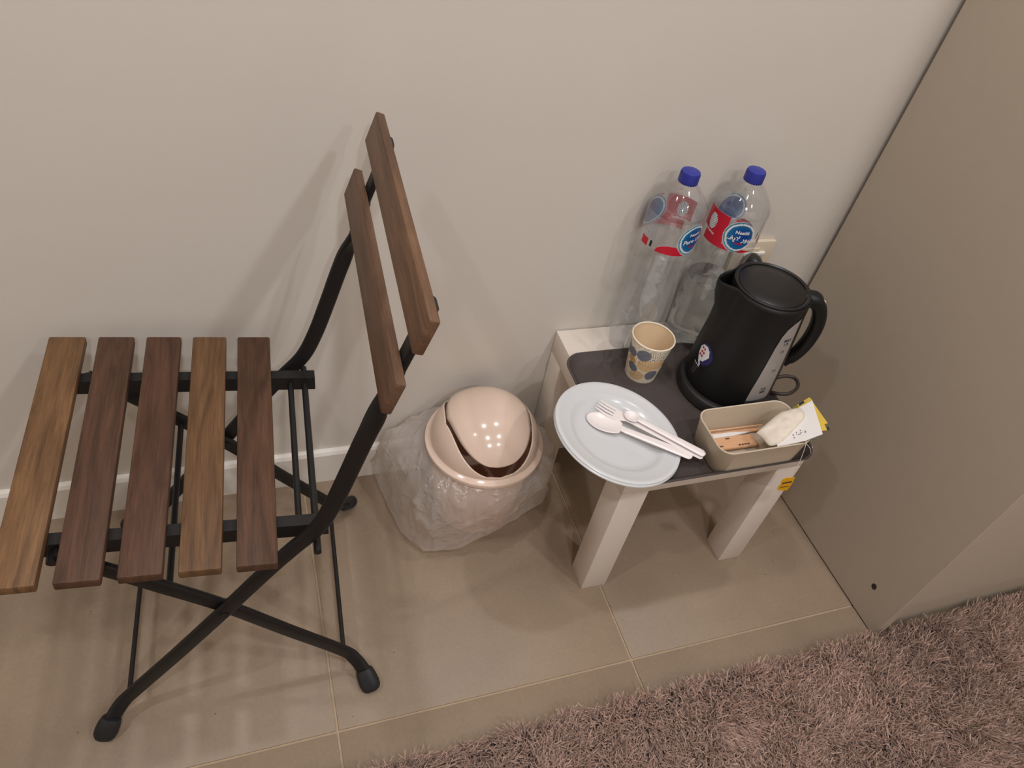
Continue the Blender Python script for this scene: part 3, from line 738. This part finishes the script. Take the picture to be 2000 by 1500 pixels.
def ring_pts(ca, cz, ra, rz, n=28, f=None): return [(ca + ra * math.cos(2 * PI * k / n), cz + rz * math.sin(2 * PI * k / n)) for k in range(n)]
stk = wrap_poly('sticker', ring_pts(-176.0, 0.087, 14.0, 0.0185), krad, M['navy_ink'], ket, (0, 0, 0), 0.0006); stk['label'] = 'round navy and white sticker with red print'
wrap_poly('sticker_white', [(-189.0, 0.092), (-185.0, 0.099), (-177.0, 0.1015), (-171.0, 0.098), (-167.5, 0.089), (-174.0, 0.075), (-179.0, 0.072), (-175.5, 0.066), (-177.0, 0.063), (-182.0, 0.070), (-187.0, 0.080)], krad, M['white_ink'], ket, (0, 0, 0), 0.0009).parent = stk
for k in range(3):
    for q in range(2):
        wrap_poly('print_mark', ring_pts(-183.5 + q * 4.2 + (k % 2) * 1.2, 0.0945 - k * 0.0065, 1.7, 0.0021, 10), krad, M['red_ink'], ket, (0, 0, 0), 0.0013).parent = stk
for k in range(5):
    wrap_poly('print_mark', [(-188 + k * 0.6, 0.0625 - k * 0.0042), (-176 - k * 0.8, 0.0612 - k * 0.0042), (-176 - k * 0.8, 0.0625 - k * 0.0042), (-188 + k * 0.6, 0.0638 - k * 0.0042)], krad, M['white_ink' if k < 1 else 'ink_grey'], ket, (0, 0, 0), 0.0007).parent = stk
# cord: out of the base, a loop over the table's edge, up to the plug in the socket
KO = Vector((KC[0], KC[1], KZ))
cordp = [(-0.215, -0.200, KZ + 0.008), (-0.190, -0.200, KZ + 0.014), (-0.165, -0.2035, KZ + 0.026), (-0.146, -0.213, KZ + 0.028), (-0.150, -0.231, KZ + 0.026), (-0.174, -0.243, KZ + 0.024), (-0.197, -0.236, KZ + 0.020), (-0.203, -0.215, KZ + 0.013),
         (-0.196, -0.15, KZ + 0.016), (-0.192, -0.075, TH_ + 0.02), (-0.186, -0.052, 0.41), (-0.180, -0.05, 0.46), (-0.1795, -0.045, 0.482)]
cd = tube('power_cord', [Vector((q.x / KS.x, q.y / KS.y, q.z / KS.z)) for q in (Vector(p) - KO for p in catmull(cordp, 8))], 0.0031, M['cord'], ket, 10)
pl = lathe('plug', [(0, 0.0), (0.016, 0.0), (0.0185, 0.004), (0.0185, 0.016), (0.015, 0.026), (0.010, 0.034), (0, 0.036)], M['kbase'], ket, n=28)
q = Vector((-0.1795, -0.0135, 0.490)) - KO; pl.location = (q.x / KS.x, q.y / KS.y, q.z / KS.z); pl.rotation_euler = (PI / 2, 0, 0)

ket.scale = KS

# ------------------------------------------------------------------ plates and cutlery
nrm = Vector((0.150, -0.016, 1)).normalized()
PQ = Vector((0, 0, 1)).rotation_difference(nrm)
def plate(zc, label, k=1.0, dx=0.0, dy=0.0):
    prof = [(0, -0.0125), (0.062, -0.0125), (0.069, -0.0118), (0.0745, -0.0085), (0.0790, -0.0045), (0.084, -0.0030), (0.0985, -0.0008), (0.1005, 0.0004), (0.1040, 0.0006), (0.1066, -0.0004), (0.1072, -0.0022),
            (0.1060, -0.0024), (0.1035, -0.0010), (0.0985, -0.0022), (0.084, -0.0044), (0.0785, -0.0060), (0.0735, -0.0105), (0.0690, -0.0135), (0.062, -0.0140), (0, -0.0140)]
    o = lathe('plastic_plate', [(r * k, z) for r, z in prof], M['plate'], None, n=96)
    o.location = (-0.526 + dx, -0.277 + dy, zc); o.rotation_mode = 'QUATERNION'; o.rotation_quaternion = PQ
    return tag(o, label, 'plate', 'stacked white plastic plates')
plate(0.3755, 'white plastic plate holding the cutlery, uppermost of the two')
plate(0.3726, 'white plastic plate showing only its rim, lower of the two', 1.004, -0.0012, -0.0015)

def ribbon(name, xs, wfun, zfun, cup_fn, mat, thick=0.0016, m=10):
    verts, faces = [], []
    for x in xs:
        for j in range(m + 1):
            v = -1 + 2 * j / m; verts.append((x, wfun(x) * v, zfun(x) + cup_fn(x, v)))
    for i in range(len(xs) - 1):
        for j in range(m):
            a = i * (m + 1) + j; faces.append((a, a + 1, a + m + 2, a + m + 1))
    o = autosmooth(mesh(name, verts, faces, mat), 50)
    return solidify(o, thick, 0)
def handle_w(x, x0, x1, w0, w1):
    t = (x - x0) / (x1 - x0); w = w0 + (w1 - w0) * t
    if x > x1 - w1: w = w1 * math.sqrt(max(0.0, 1 - ((x - (x1 - w1)) / w1) ** 2)) + 0.0004
    return w
def rib(v): return -0.0016 * (abs(v) ** 4)
def spoon(label, tip, end, bl, bw, z_bowl, z_end, hw):
    L = math.hypot(end[0] - tip[0], end[1] - tip[1]); a = math.atan2(end[1] - tip[1], end[0] - tip[0])
    def wf(x):
        if x < bl:
            t = (x - bl * 0.52) / (bl * 0.52 if x < bl * 0.52 else bl * 0.56)
            return max(bw * math.sqrt(max(0, 1 - t * t)), 0.0005 if x < bl * 0.5 else hw * 0.72)
        return handle_w(x, bl, L, hw * 0.72, hw)
    def zf(x): return z_bowl + (0.0052 if x < bl * 0.5 else 0.0052) + (z_end - z_bowl - 0.0052) * max(0, (x - bl * 0.9) / (L - bl * 0.9))
    def cf(x, v):
        if x < bl * 1.02:
            t = (x - bl * 0.5) / (bl * 0.53); return -0.0055 * max(0, 1 - t * t) * (1 - v * v)
        return rib(v)
    xs = [bl * (0.5 - 0.5 * math.cos(PI * k / 16)) for k in range(17)] + [bl + (L - bl) * (1 - (1 - k / 20) ** 1.4) for k in range(1, 21)]
    o = ribbon('plastic_spoon', xs, wf, zf, cf, M['cutlery'])
    o.location = (tip[0], tip[1], 0); o.rotation_euler = (0, 0, a)
    return tag(o, label, 'spoon')
spoon('large white plastic spoon lying on the plate under the fork', (-0.566, -0.238), (-0.4235, -0.343), 0.058, 0.0195, 0.3685, 0.3685, 0.0082)
spoon('small white plastic spoon lying across the fork handle on the plate', (-0.5035, -0.2465), (-0.4035, -0.3465), 0.024, 0.0118, 0.3750, 0.3735, 0.0072)
fa = math.atan2(-0.128, 0.133); FL = 0.186
fv, ff = [], []
def fork():
    bm = bmesh.new()
    def strip(pts, th=0.0016):          # pts: (x, y0, y1, z)
        rows = []
        for x, y0, y1, z in pts:
            rows.append([bm.verts.new((x, y0, z - th)), bm.verts.new((x, y1, z - th)), bm.verts.new((x, y1, z)), bm.verts.new((x, y0, z))])
        for A, B in zip(rows[:-1], rows[1:]):
            for k in range(4): bm.faces.new((A[k], A[(k + 1) % 4], B[(k + 1) % 4], B[k]))
        bm.faces.new(rows[0][::-1]); bm.faces.new(rows[-1])
    z0 = 0.3745
    for k in range(4):
        y = -0.0102 + 0.0068 * k
        strip([(0.0, y * 0.92 - 0.0006, y * 0.92 + 0.0006, z0 + 0.0045), (0.003, y * 0.95 - 0.0013, y * 0.95 + 0.0013, z0 + 0.0036), (0.016, y - 0.0021, y + 0.0021, z0 + 0.0008), (0.031, y - 0.0024, y + 0.0024, z0 - 0.0004)])
    strip([(0.0305, -0.0128, 0.0128, z0 - 0.0003), (0.038, -0.0122, 0.0122, z0), (0.046, -0.0092, 0.0092, z0 + 0.0008), (0.053, -0.0058, 0.0058, z0 + 0.0010), (0.062, -0.0052, 0.0052, z0 + 0.0002)] +
          [(x, -handle_w(x, 0.062, FL, 0.0052, 0.0072), handle_w(x, 0.062, FL, 0.0052, 0.0072), z0 + 0.0002 - 0.005 * min(1, (x - 0.062) / 0.11)) for x in (0.09, 0.12, 0.15, 0.165, 0.1775, 0.1815, 0.184, 0.1855)])
    bmesh.ops.recalc_face_normals(bm, faces=bm.faces)
    me = bpy.data.meshes.new('plastic_fork'); bm.to_mesh(me); bm.free(); me.materials.append(M['cutlery'])
    o = link(bpy.data.objects.new('plastic_fork', me)); autosmooth(o, 50)
    b = o.modifiers.new('bevel', 'BEVEL'); b.width = 0.0005; b.segments = 2; b.limit_method = 'ANGLE'
    o.location = (-0.5405, -0.2195, 0); o.rotation_euler = (0, 0, fa)
    return tag(o, 'white plastic fork resting on the spoon bowl in the plate', 'fork')
fork()

# ------------------------------------------------------------------ cream tub and what it holds
BC = (-0.3135, -0.3290); bz = TF + 0.0003
def bl_(hx, hy, r, z): return rr_loop(hx, hy, r, bz + z, BC[0], BC[1], 8)
tub = loops_shell('storage_tub', [bl_(0.0745, 0.0400, 0.016, 0), bl_(0.0775, 0.0430, 0.019, 0.003), bl_(0.0850, 0.0470, 0.022, 0.056), bl_(0.0858, 0.0478, 0.0225, 0.0575), bl_(0.0850, 0.0470, 0.022, 0.0585), bl_(0.0832, 0.0452, 0.0205, 0.0578),
                   bl_(0.0755, 0.0410, 0.017, 0.004), bl_(0.0735, 0.0390, 0.015, 0.0022)], M['box'], None)
tag(tub, 'small cream plastic tub holding sachets and tea bags on the tray', 'container')
tb_z = bz + 0.0024
def packet(name, quad, th, mat, label, cat, group=None, marks=()):
    o = slab(name, quad, th, mat); tag(o, label, cat, group)
    b = o.modifiers.new('bevel', 'BEVEL'); b.width = th * 0.3; b.segments = 2
    return o
packet('sugar_stick', [(-0.374, -0.3045, tb_z + 0.0065), (-0.288, -0.3085, tb_z + 0.0065), (-0.286, -0.3330, tb_z + 0.0065), (-0.372, -0.3320, tb_z + 0.0065)], 0.0055, M['kraft'], 'wide kraft paper sugar stick with brown print in the tub', 'sachet')
for k, (x0, x1, yy) in enumerate(((-0.366, -0.352, -0.326), (-0.341, -0.333, -0.312), (-0.324, -0.302, -0.328))):
    for q in range(4):
        xa = x0 + (x1 - x0) * q / 4
        o = slab('print_mark', [(xa, yy + 0.0018 - 0.0006 * (q % 2), tb_z + 0.0095), (xa + (x1 - x0) / 5.2, yy + 0.0016, tb_z + 0.0095), (xa + (x1 - x0) / 5.2, yy - 0.0012, tb_z + 0.0095), (xa, yy - 0.0014, tb_z + 0.0095)], 0.0003, M['ink_brown'])
        o.parent = bpy.data.objects['sugar_stick']
packet('sugar_stick', [(-0.375, -0.2925, tb_z + 0.004), (-0.262, -0.2935, tb_z + 0.004), (-0.262, -0.3015, tb_z + 0.004), (-0.375, -0.3000, tb_z + 0.004)], 0.004, M['kraft'], 'narrow kraft paper stick along the rear side of the tub', 'sachet')
packet('wooden_stirrer', [(-0.376, -0.2900, tb_z + 0.0105), (-0.258, -0.2935, tb_z + 0.0105), (-0.258, -0.2960, tb_z + 0.0105), (-0.376, -0.2935, tb_z + 0.0105)], 0.0018, M['kraft'], 'thin wooden stirrer lying along the back of the tub', 'stirrer')
packet('creamer_stick', [(-0.375, -0.2990, tb_z + 0.0085), (-0.325, -0.3005, tb_z + 0.0095), (-0.286, -0.3055, tb_z + 0.0100), (-0.325, -0.3085, tb_z + 0.0095), (-0.376, -0.3075, tb_z + 0.0085)], 0.0042, M['white_paper'], 'white paper stick tapering to a point in the tub', 'sachet')
packet('paper_slip', [(-0.360, -0.338, tb_z + 0.0020), (-0.300, -0.340, tb_z + 0.0020), (-0.300, -0.354, tb_z + 0.0020), (-0.356, -0.352, tb_z + 0.0020)], 0.0016, M['white_paper'], 'white paper slip on the bottom of the tub', 'paper')
# sachets leaning out over the right end
def lean(p0, p1, wdt, yaw): pass
rz = bz + 0.0605
packet('tea_sachet', [(-0.230, -0.3035, rz - 0.006), (-0.1895, -0.2935, rz + 0.0078), (-0.1925, -0.352, rz + 0.0078), (-0.236, -0.348, rz - 0.006)], 0.0022, M['yellow'], 'yellow paper sachet with dark corner leaning out of the tub, rearmost', 'sachet', None)
o = slab('sachet_end', [(-0.2120, -0.2990, rz + 0.0012), (-0.2020, -0.2965, rz + 0.0046), (-0.2025, -0.3035, rz + 0.0046), (-0.2130, -0.3050, rz + 0.0012)], 0.0006, M['ink']); o.parent = bpy.data.objects['tea_sachet']
o = slab('sachet_edge', [(-0.2290, -0.3032, rz - 0.0045), (-0.2140, -0.2995, rz + 0.0006), (-0.2145, -0.3070, rz + 0.0006), (-0.2295, -0.3110, rz - 0.0045)], 0.0006, M['green']); o.parent = bpy.data.objects['tea_sachet']
packet('tea_sachet', [(-0.240, -0.312, rz - 0.0060), (-0.1905, -0.2985, rz + 0.0102), (-0.2045, -0.3665, rz + 0.0097), (-0.256, -0.352, rz - 0.0075)], 0.0020, M['yellow'], 'yellow paper sachet directly under the white sachet in the tub', 'sachet', None)
o = slab('sachet_end', [(-0.2035, -0.3615, rz + 0.0099), (-0.1995, -0.3605, rz + 0.0112), (-0.2010, -0.3675, rz + 0.0112), (-0.2050, -0.3670, rz + 0.0099)], 0.0008, M['ink']); o.parent = bpy.data.objects['tea_sachet.001']
wsh = packet('paper_sachet', [(-0.268, -0.320, rz - 0.0080), (-0.1935, -0.3045, rz + 0.0125), (-0.2190, -0.3735, rz + 0.0110), (-0.250, -0.3755, rz + 0.0030), (-0.292, -0.3690, rz - 0.0120)], 0.0022, M['white_paper'], 'white paper sachet with faint grey print sticking out of the tub', 'sachet')
A_, B_ = Vector((-0.268, -0.318, rz - 0.0080)), Vector((-0.195, -0.3005, rz + 0.0135)); C_ = Vector((-0.2195, -0.3720, rz + 0.0120))
eu = (B_ - A_).normalized(); ev = (C_ - B_); ev = (ev - eu * ev.dot(eu)).normalized(); en = eu.cross(ev); en = en if en.z > 0 else -en
for k in range(11):
    c = C_ + eu * (-0.030 + rng.uniform(-0.012, 0.012)) - ev * (0.021 + rng.uniform(-0.006, 0.006)) + en * 0.0016
    a = rng.uniform(0, PI); ra, rb_ = rng.uniform(0.0008, 0.0017), rng.uniform(0.0004, 0.0009)
    pts = [c + (eu * math.cos(a) + ev * math.sin(a)) * ra * math.cos(t) + (ev * math.cos(a) - eu * math.sin(a)) * rb_ * math.sin(t) for t in [2 * PI * q / 8 for q in range(8)]]
    slab('print_mark', pts, 0.0003, M['ink_grey'], wsh)
# tea bag: puffy pouch, string over the rim, yellow tag
out2 = [(x * 0.93 - 0.0185, y * 0.93 - 0.0285) for x, y in [(-0.310, -0.326), (-0.286, -0.315), (-0.257, -0.304), (-0.240, -0.304), (-0.220, -0.308), (-0.2225, -0.327), (-0.250, -0.344), (-0.280, -0.3595), (-0.303, -0.3590), (-0.306, -0.341)]]
cx_ = sum(p[0] for p in out2) / 10; cy_ = sum(p[1] for p in out2) / 10
tea = tag(empty('tea_bag', (cx_, cy_, bz + 0.05)), 'puffy white tea bag in the tub with yellow tag hanging over the edge', 'tea bag')
To = Vector((cx_, cy_, bz + 0.05))
dense = [Vector((p[0], p[1])) for p in catmull([(*p, 0) for p in out2 + out2[:1]], 5)][:-1]
verts, faces = [], []; RN = 9; nn = len(dense)
zplane = lambda x: bz + 0.0575 + (x + 0.262) * 0.30
for top in (1, -1):
    base = len(verts)
    for i in range(RN):
        t = i / RN
        for p in dense:
            q = Vector((cx_, cy_)) + (p - Vector((cx_, cy_))) * (1 - t)
            puff = 0.0085 * math.sqrt(max(0, 1 - (1 - t) ** 3)) * (1 + 0.35 * noise.noise((q.x * 90, q.y * 90, top)))
            verts.append(Vector((q.x, q.y, zplane(q.x) + top * (puff + 0.0004))) - To)
    c = len(verts); verts.append(Vector((cx_, cy_, zplane(cx_) + top * 0.0092)) - To)
    for i in range(RN - 1):
        for k in range(nn): faces.append((base + i * nn + k, base + i * nn + (k + 1) % nn, base + (i + 1) * nn + (k + 1) % nn, base + (i + 1) * nn + k))
    for k in range(nn): faces.append((base + (RN - 1) * nn + k, base + (RN - 1) * nn + (k + 1) % nn, c))
h = (len(verts)) // 2
for k in range(nn): faces.append((k, (k + 1) % nn, h + (k + 1) % nn, h + k))
mesh('pouch', verts, faces, M['tea_paper'], tea, True)
tube('string', [Vector(p) - To for p in catmull([(-0.236, -0.350, bz + 0.056), (-0.243, -0.366, bz + 0.0625), (-0.2495, -0.3785, bz + 0.0610), (-0.2500, -0.3830, bz + 0.050), (-0.2495, -0.3890, bz + 0.020), (-0.2455, -0.3900, 0.334)], 5)], 0.00045, M['string'], tea, 5)
tube('string', [Vector(p) - To for p in catmull([(-0.2495, -0.3785, bz + 0.0610), (-0.2400, -0.3835, bz + 0.052), (-0.2330, -0.3850, bz + 0.040)], 5)], 0.0004, M['string'], tea, 5)
tagp = [(-0.252, 0.334), (-0.240, 0.333), (-0.237, 0.317), (-0.238, 0.297), (-0.259, 0.302), (-0.264, 0.309), (-0.262, 0.320), (-0.265, 0.333), (-0.258, 0.337)]
tg = slab('tag', [Vector((x, -0.3905, z)) - To for x, z in tagp], 0.0007, M['tag_yellow'], tea); tg['label'] = 'yellow card tag with dark print'
for k in range(5):
    x = -0.2595 + k * 0.0038
    slab('print_mark', [Vector((xx, -0.3910, zz)) - To for xx, zz in ((x, 0.3235), (x + 0.0028, 0.3240), (x + 0.0028, 0.3195 + 0.0008 * (k % 2)), (x, 0.3192))], 0.0003, M['ink'], tea).parent = tg
for k in range(5):
    x = -0.2585 + k * 0.0035
    slab('print_mark', [Vector((xx, -0.3910, zz)) - To for xx, zz in ((x, 0.3115), (x + 0.0024, 0.3115), (x + 0.0024, 0.3085 + 0.0006 * (k % 2)), (x, 0.3085))], 0.0003, M['ink_brown'], tea).parent = tg

# ------------------------------------------------------------------ swing-top bin and its liner
NC = Vector((-0.678, -0.1135, 0)); LZ = 0.194
bn = tag(empty('swing_bin', NC), 'small round cream bin with domed swing lid beside the table', 'bin')
lathe('bin_body', [(0, 0.0), (0.072, 0.0), (0.0765, 0.004), (0.0985, 0.180), (0.0965, 0.180), (0.0745, 0.006), (0, 0.006)], M['bin_in'], bn, n=64)
DA, DH = 0.1000, 0.091
def dome_pt(nx, phi, k=1.0, tilt=0.0):
    """nx: -1..1 along the pivot axis; phi: turn about it, 0 front, 90 top, 180 back"""
    rr = math.sqrt(max(0, 1 - nx * nx)); p = math.radians(phi + tilt)
    v = Vector((nx, -rr * math.cos(p), rr * math.sin(p)))
    return Vector((v.x * DA * k, v.y * DA * k, LZ + v.z * DH * k))
def open_w(phi, amp=0.74, span=84.0):
    s_ = abs(phi - 90) / span
    return amp * (1 - s_ ** 2.8) ** 0.40 + 0.05 * max(0, 1 - s_ / 0.5) ** 2 if s_ < 1 else 0.0
def flap(name, mat, th):
    verts, faces = [], []
    NP, NX = 80, 24
    for i in range(NP + 1):
        phi = 21.0 + 130.0 * i / NP
        s_ = (97.0 - phi) / 76.1 if phi < 97 else (phi - 97.0) / 54.1
        w_ = 0.715 * max(0.0, 1 - s_ ** 2.6) ** 0.42 + 0.035 * max(0, 1 - s_ / 0.5) ** 2
        for j in range(NX + 1): verts.append(dome_pt((-1 + 2 * j / NX) * w_, phi, 1.006))
    for i in range(NP):
        for j in range(NX):
            a = i * (NX + 1) + j; faces.append((a, a + 1, a + NX + 2, a + NX + 1))
    o = mesh(name, verts, faces, mat, bn)
    bm = bmesh.new(); bm.from_mesh(o.data); bmesh.ops.remove_doubles(bm, verts=bm.verts, dist=0.0002); bmesh.ops.recalc_face_normals(bm, faces=bm.faces); bm.to_mesh(o.data); bm.free()
    autosmooth(o, 60); solidify(o, th, -1); return o
# fixed collar: the dome outside the opening, both cheeks and the bands before and behind it
verts, faces = [], []
NP, NX = 90, 26
def collar_half(sg):
    base = len(verts)
    for i in range(NP + 1):
        phi = 180.0 * i / NP; w_ = open_w(phi)
        for j in range(NX + 1):
            t = j / NX; nx = w_ + (1.0 - w_) * math.sin(t * PI / 2)
            verts.append(dome_pt(nx * sg, phi))
    for i in range(NP):
        for j in range(NX):
            a = base + i * (NX + 1) + j; faces.append((a, a + 1, a + NX + 2, a + NX + 1))
collar_half(1); collar_half(-1)
co = mesh('lid_collar', verts, faces, M['bin'], bn)
bm = bmesh.new(); bm.from_mesh(co.data); bmesh.ops.remove_doubles(bm, verts=bm.verts, dist=0.0002); bmesh.ops.recalc_face_normals(bm, faces=bm.faces); bm.to_mesh(co.data); bm.free()
autosmooth(co, 60); solidify(co, 0.0022, -1)
lathe('lid_rim', [(0.0995, LZ + 0.006), (0.1035, LZ + 0.003), (0.1085, LZ + 0.0005), (0.1095, LZ - 0.003), (0.1085, LZ - 0.0075), (0.1060, LZ - 0.0085), (0.1035, LZ - 0.006), (0.0985, LZ - 0.004), (0.0975, LZ)], M['bin'], bn, n=72, close=True)
flap('swing_flap', M['bin'], 0.0025)

HEM = [(-0.866, -0.0175, 0.050), (-0.855, -0.070, 0.030), (-0.835, -0.170, 0.022), (-0.800, -0.217, 0.018), (-0.735, -0.225, 0.020), (-0.668, -0.208, 0.026), (-0.605, -0.186, 0.030), (-0.549, -0.163, 0.030), (-0.527, -0.135, 0.034), (-0.522, -0.095, 0.040),
       (-0.5400, -0.048, 0.050), (-0.575, -0.0185, 0.06), (-0.655, -0.0165, 0.07), (-0.75, -0.0165, 0.07), (-0.83, -0.0165, 0.062)]
hs_ = catmull([np.array(p) for p in HEM + HEM[:1]], 14)[:-1]
hl_ = [np.array(HEM[i]) * (1 - k / 14) + np.array(HEM[(i + 1) % len(HEM)]) * (k / 14) for i in range(len(HEM)) for k in range(14)]
hem = [0.15 * a_ + 0.85 * b_ for a_, b_ in zip(hs_, hl_)]
verts, faces = [], []; NV = 34; NH = len(hem)
for i in range(NV + 1):
    v = i / NV
    for k, h_ in enumerate(hem):
        d = Vector((h_[0] - NC.x, h_[1] - NC.y, 0)); a = math.atan2(d.y, d.x); dr = d.normalized()
        top = Vector((NC.x, NC.y, LZ - 0.010)) + dr * 0.1015
        p = top.lerp(Vector(h_), v)
        bul = math.sin(PI * min(1, v * 1.15)) if v < 0.87 else 0.0
        p += dr * 0.020 * max(0, bul) + Vector((0, 0, 0.026 * math.sin(PI * v)))
        env = min(1, v * 1.8) * (1 - 0.75 * max(0, (v - 0.72) / 0.28))
        rdg = lambda q, c: (1 - min(1, abs(q) * 5.0)) ** 2 * c
        wx, wy = math.cos(a), math.sin(a)
        fold = noise.noise((wx * 2.0, wy * 2.0, v * 1.2 + 1.0)) * 0.014 + rdg(noise.noise((wx * 3.1, wy * 3.1, v * 0.9 + 7.0)), 0.0085) + rdg(noise.noise((wx * 4.6 + 3, wy * 4.6, v * 2.0 + 2.0)), 0.0060)
        p += (dr + Vector((0, 0, 0.5))) * fold * env
        p.y = min(p.y, -0.0145 if p.z < 0.09 else -0.003); p.z = max(p.z, 0.004)
        if p.x > -0.531 and p.y > -0.055: p.x = -0.531
        verts.append(p - NC)
    # rows
for i in range(NV):
    for k in range(NH):
        faces.append((i * NH + k, i * NH + (k + 1) % NH, (i + 1) * NH + (k + 1) % NH, (i + 1) * NH + k))
bag = mesh('bin_liner', verts, faces, M['bag'], None, True); bag.location = NC
tag(bag, 'thin translucent white plastic bag draped around the outside of the bin', 'bag')

# ------------------------------------------------------------------ shag rug
RX0, RX1, RY0, RY1 = -1.75, 0.95, -1.30, -0.5640
rug = tag(empty('shag_rug', ((RX0 + RX1) / 2, (RY0 + RY1) / 2, 0)), 'fluffy pinkish brown shag rug on the tiled floor', 'rug')
RO = Vector(((RX0 + RX1) / 2, (RY0 + RY1) / 2, 0))
box('backing', Vector((RX0, RY0, 0.0006)) - RO, Vector((RX1, RY1, 0.006)) - RO, M['backing'], rug, 0.002)
def vnoise(x, y, f, seed):
    """smooth value noise on arrays"""
    r = np.random.default_rng(seed); G = r.uniform(-1, 1, (256, 256)); X = x * f + 50; Y = y * f + 50
    xi = np.floor(X).astype(int); yi = np.floor(Y).astype(int); fx = X - xi; fy = Y - yi; fx = fx * fx * (3 - 2 * fx); fy = fy * fy * (3 - 2 * fy)
    g = lambda a, b: G[a % 256, b % 256]
    return (g(xi, yi) * (1 - fx) + g(xi + 1, yi) * fx) * (1 - fy) + (g(xi, yi + 1) * (1 - fx) + g(xi + 1, yi + 1) * fx) * fy
NB = 400000
bx = rng.uniform(RX0 + 0.004, RX1 - 0.004, NB); by = rng.uniform(RY0 + 0.004, RY1 - 0.001, NB)
lx = vnoise(bx, by, 6, 1) * 0.45 + vnoise(bx, by, 26, 2) * 0.55 + rng.normal(0, 0.42, NB)
ly = vnoise(bx, by, 6, 3) * 0.45 + vnoise(bx, by, 26, 4) * 0.55 + rng.normal(0, 0.42, NB) - 0.1
ln = 0.030 + vnoise(bx, by, 30, 5) * 0.004 + rng.normal(0, 0.003, NB)
ly = np.where(by > RY1 - 0.02, ly * 0.5 + 0.15, ly)
dirv = np.stack([lx, ly, np.full(NB, 1.15)], 1); dirv /= np.linalg.norm(dirv, axis=1)[:, None]
root = np.stack([bx, by, np.full(NB, 0.005)], 1) - np.array(RO)
ang = rng.uniform(0, 2 * PI, NB); wv = np.stack([np.cos(ang), np.sin(ang), np.zeros(NB)], 1) * (0.00105 * rng.uniform(0.7, 1.3, NB))[:, None]
mid = root + dirv * (ln * 0.55)[:, None]
sag = np.stack([lx, ly, np.full(NB, 0.55)], 1); sag /= np.linalg.norm(sag, axis=1)[:, None]
tipp = mid + sag * (ln * 0.5)[:, None]
lim = np.where(tipp[:, 0] + RO.x > -0.012, np.where(tipp[:, 0] + RO.x > 0.022, -0.5505, -0.5635), RY1 + 0.011)
tipp[:, 1] = np.minimum(tipp[:, 1], lim - RO.y)
V = np.stack([root - wv, root + wv, mid + wv * 1.1, mid - wv * 1.1, tipp + wv * 0.5, tipp - wv * 0.5], 1).reshape(-1, 3)
idx = np.arange(NB)[:, None] * 6
Fq = np.concatenate([idx + np.array([0, 1, 2, 3]), idx + np.array([3, 2, 4, 5])], 1).reshape(-1, 4)
me = bpy.data.meshes.new('pile')
me.vertices.add(len(V)); me.vertices.foreach_set('co', V.astype(np.float32).ravel())
me.loops.add(Fq.size); me.loops.foreach_set('vertex_index', Fq.astype(np.int32).ravel())
me.polygons.add(len(Fq)); me.polygons.foreach_set('loop_start', np.arange(0, Fq.size, 4, dtype=np.int32))
me.update(calc_edges=True); me.validate()
PC = np.array(srgb(196, 165, 148))
tone = rng.uniform(0.80, 1.16, NB) * (1 + 0.10 * vnoise(bx, by, 9, 8))
cols = np.ones((NB, 6, 4), np.float32); cols[:, :, :3] = (PC[None] * tone[:, None])[:, None, :]
at = me.color_attributes.new('tone', 'FLOAT_COLOR', 'POINT'); at.data.foreach_set('color', cols.ravel())
me.materials.append(M['pile'])
pile = bpy.data.objects.new('pile', me); link(pile, rug); pile['kind'] = 'stuff'; pile['label'] = 'long soft pinkish brown rug fibres'
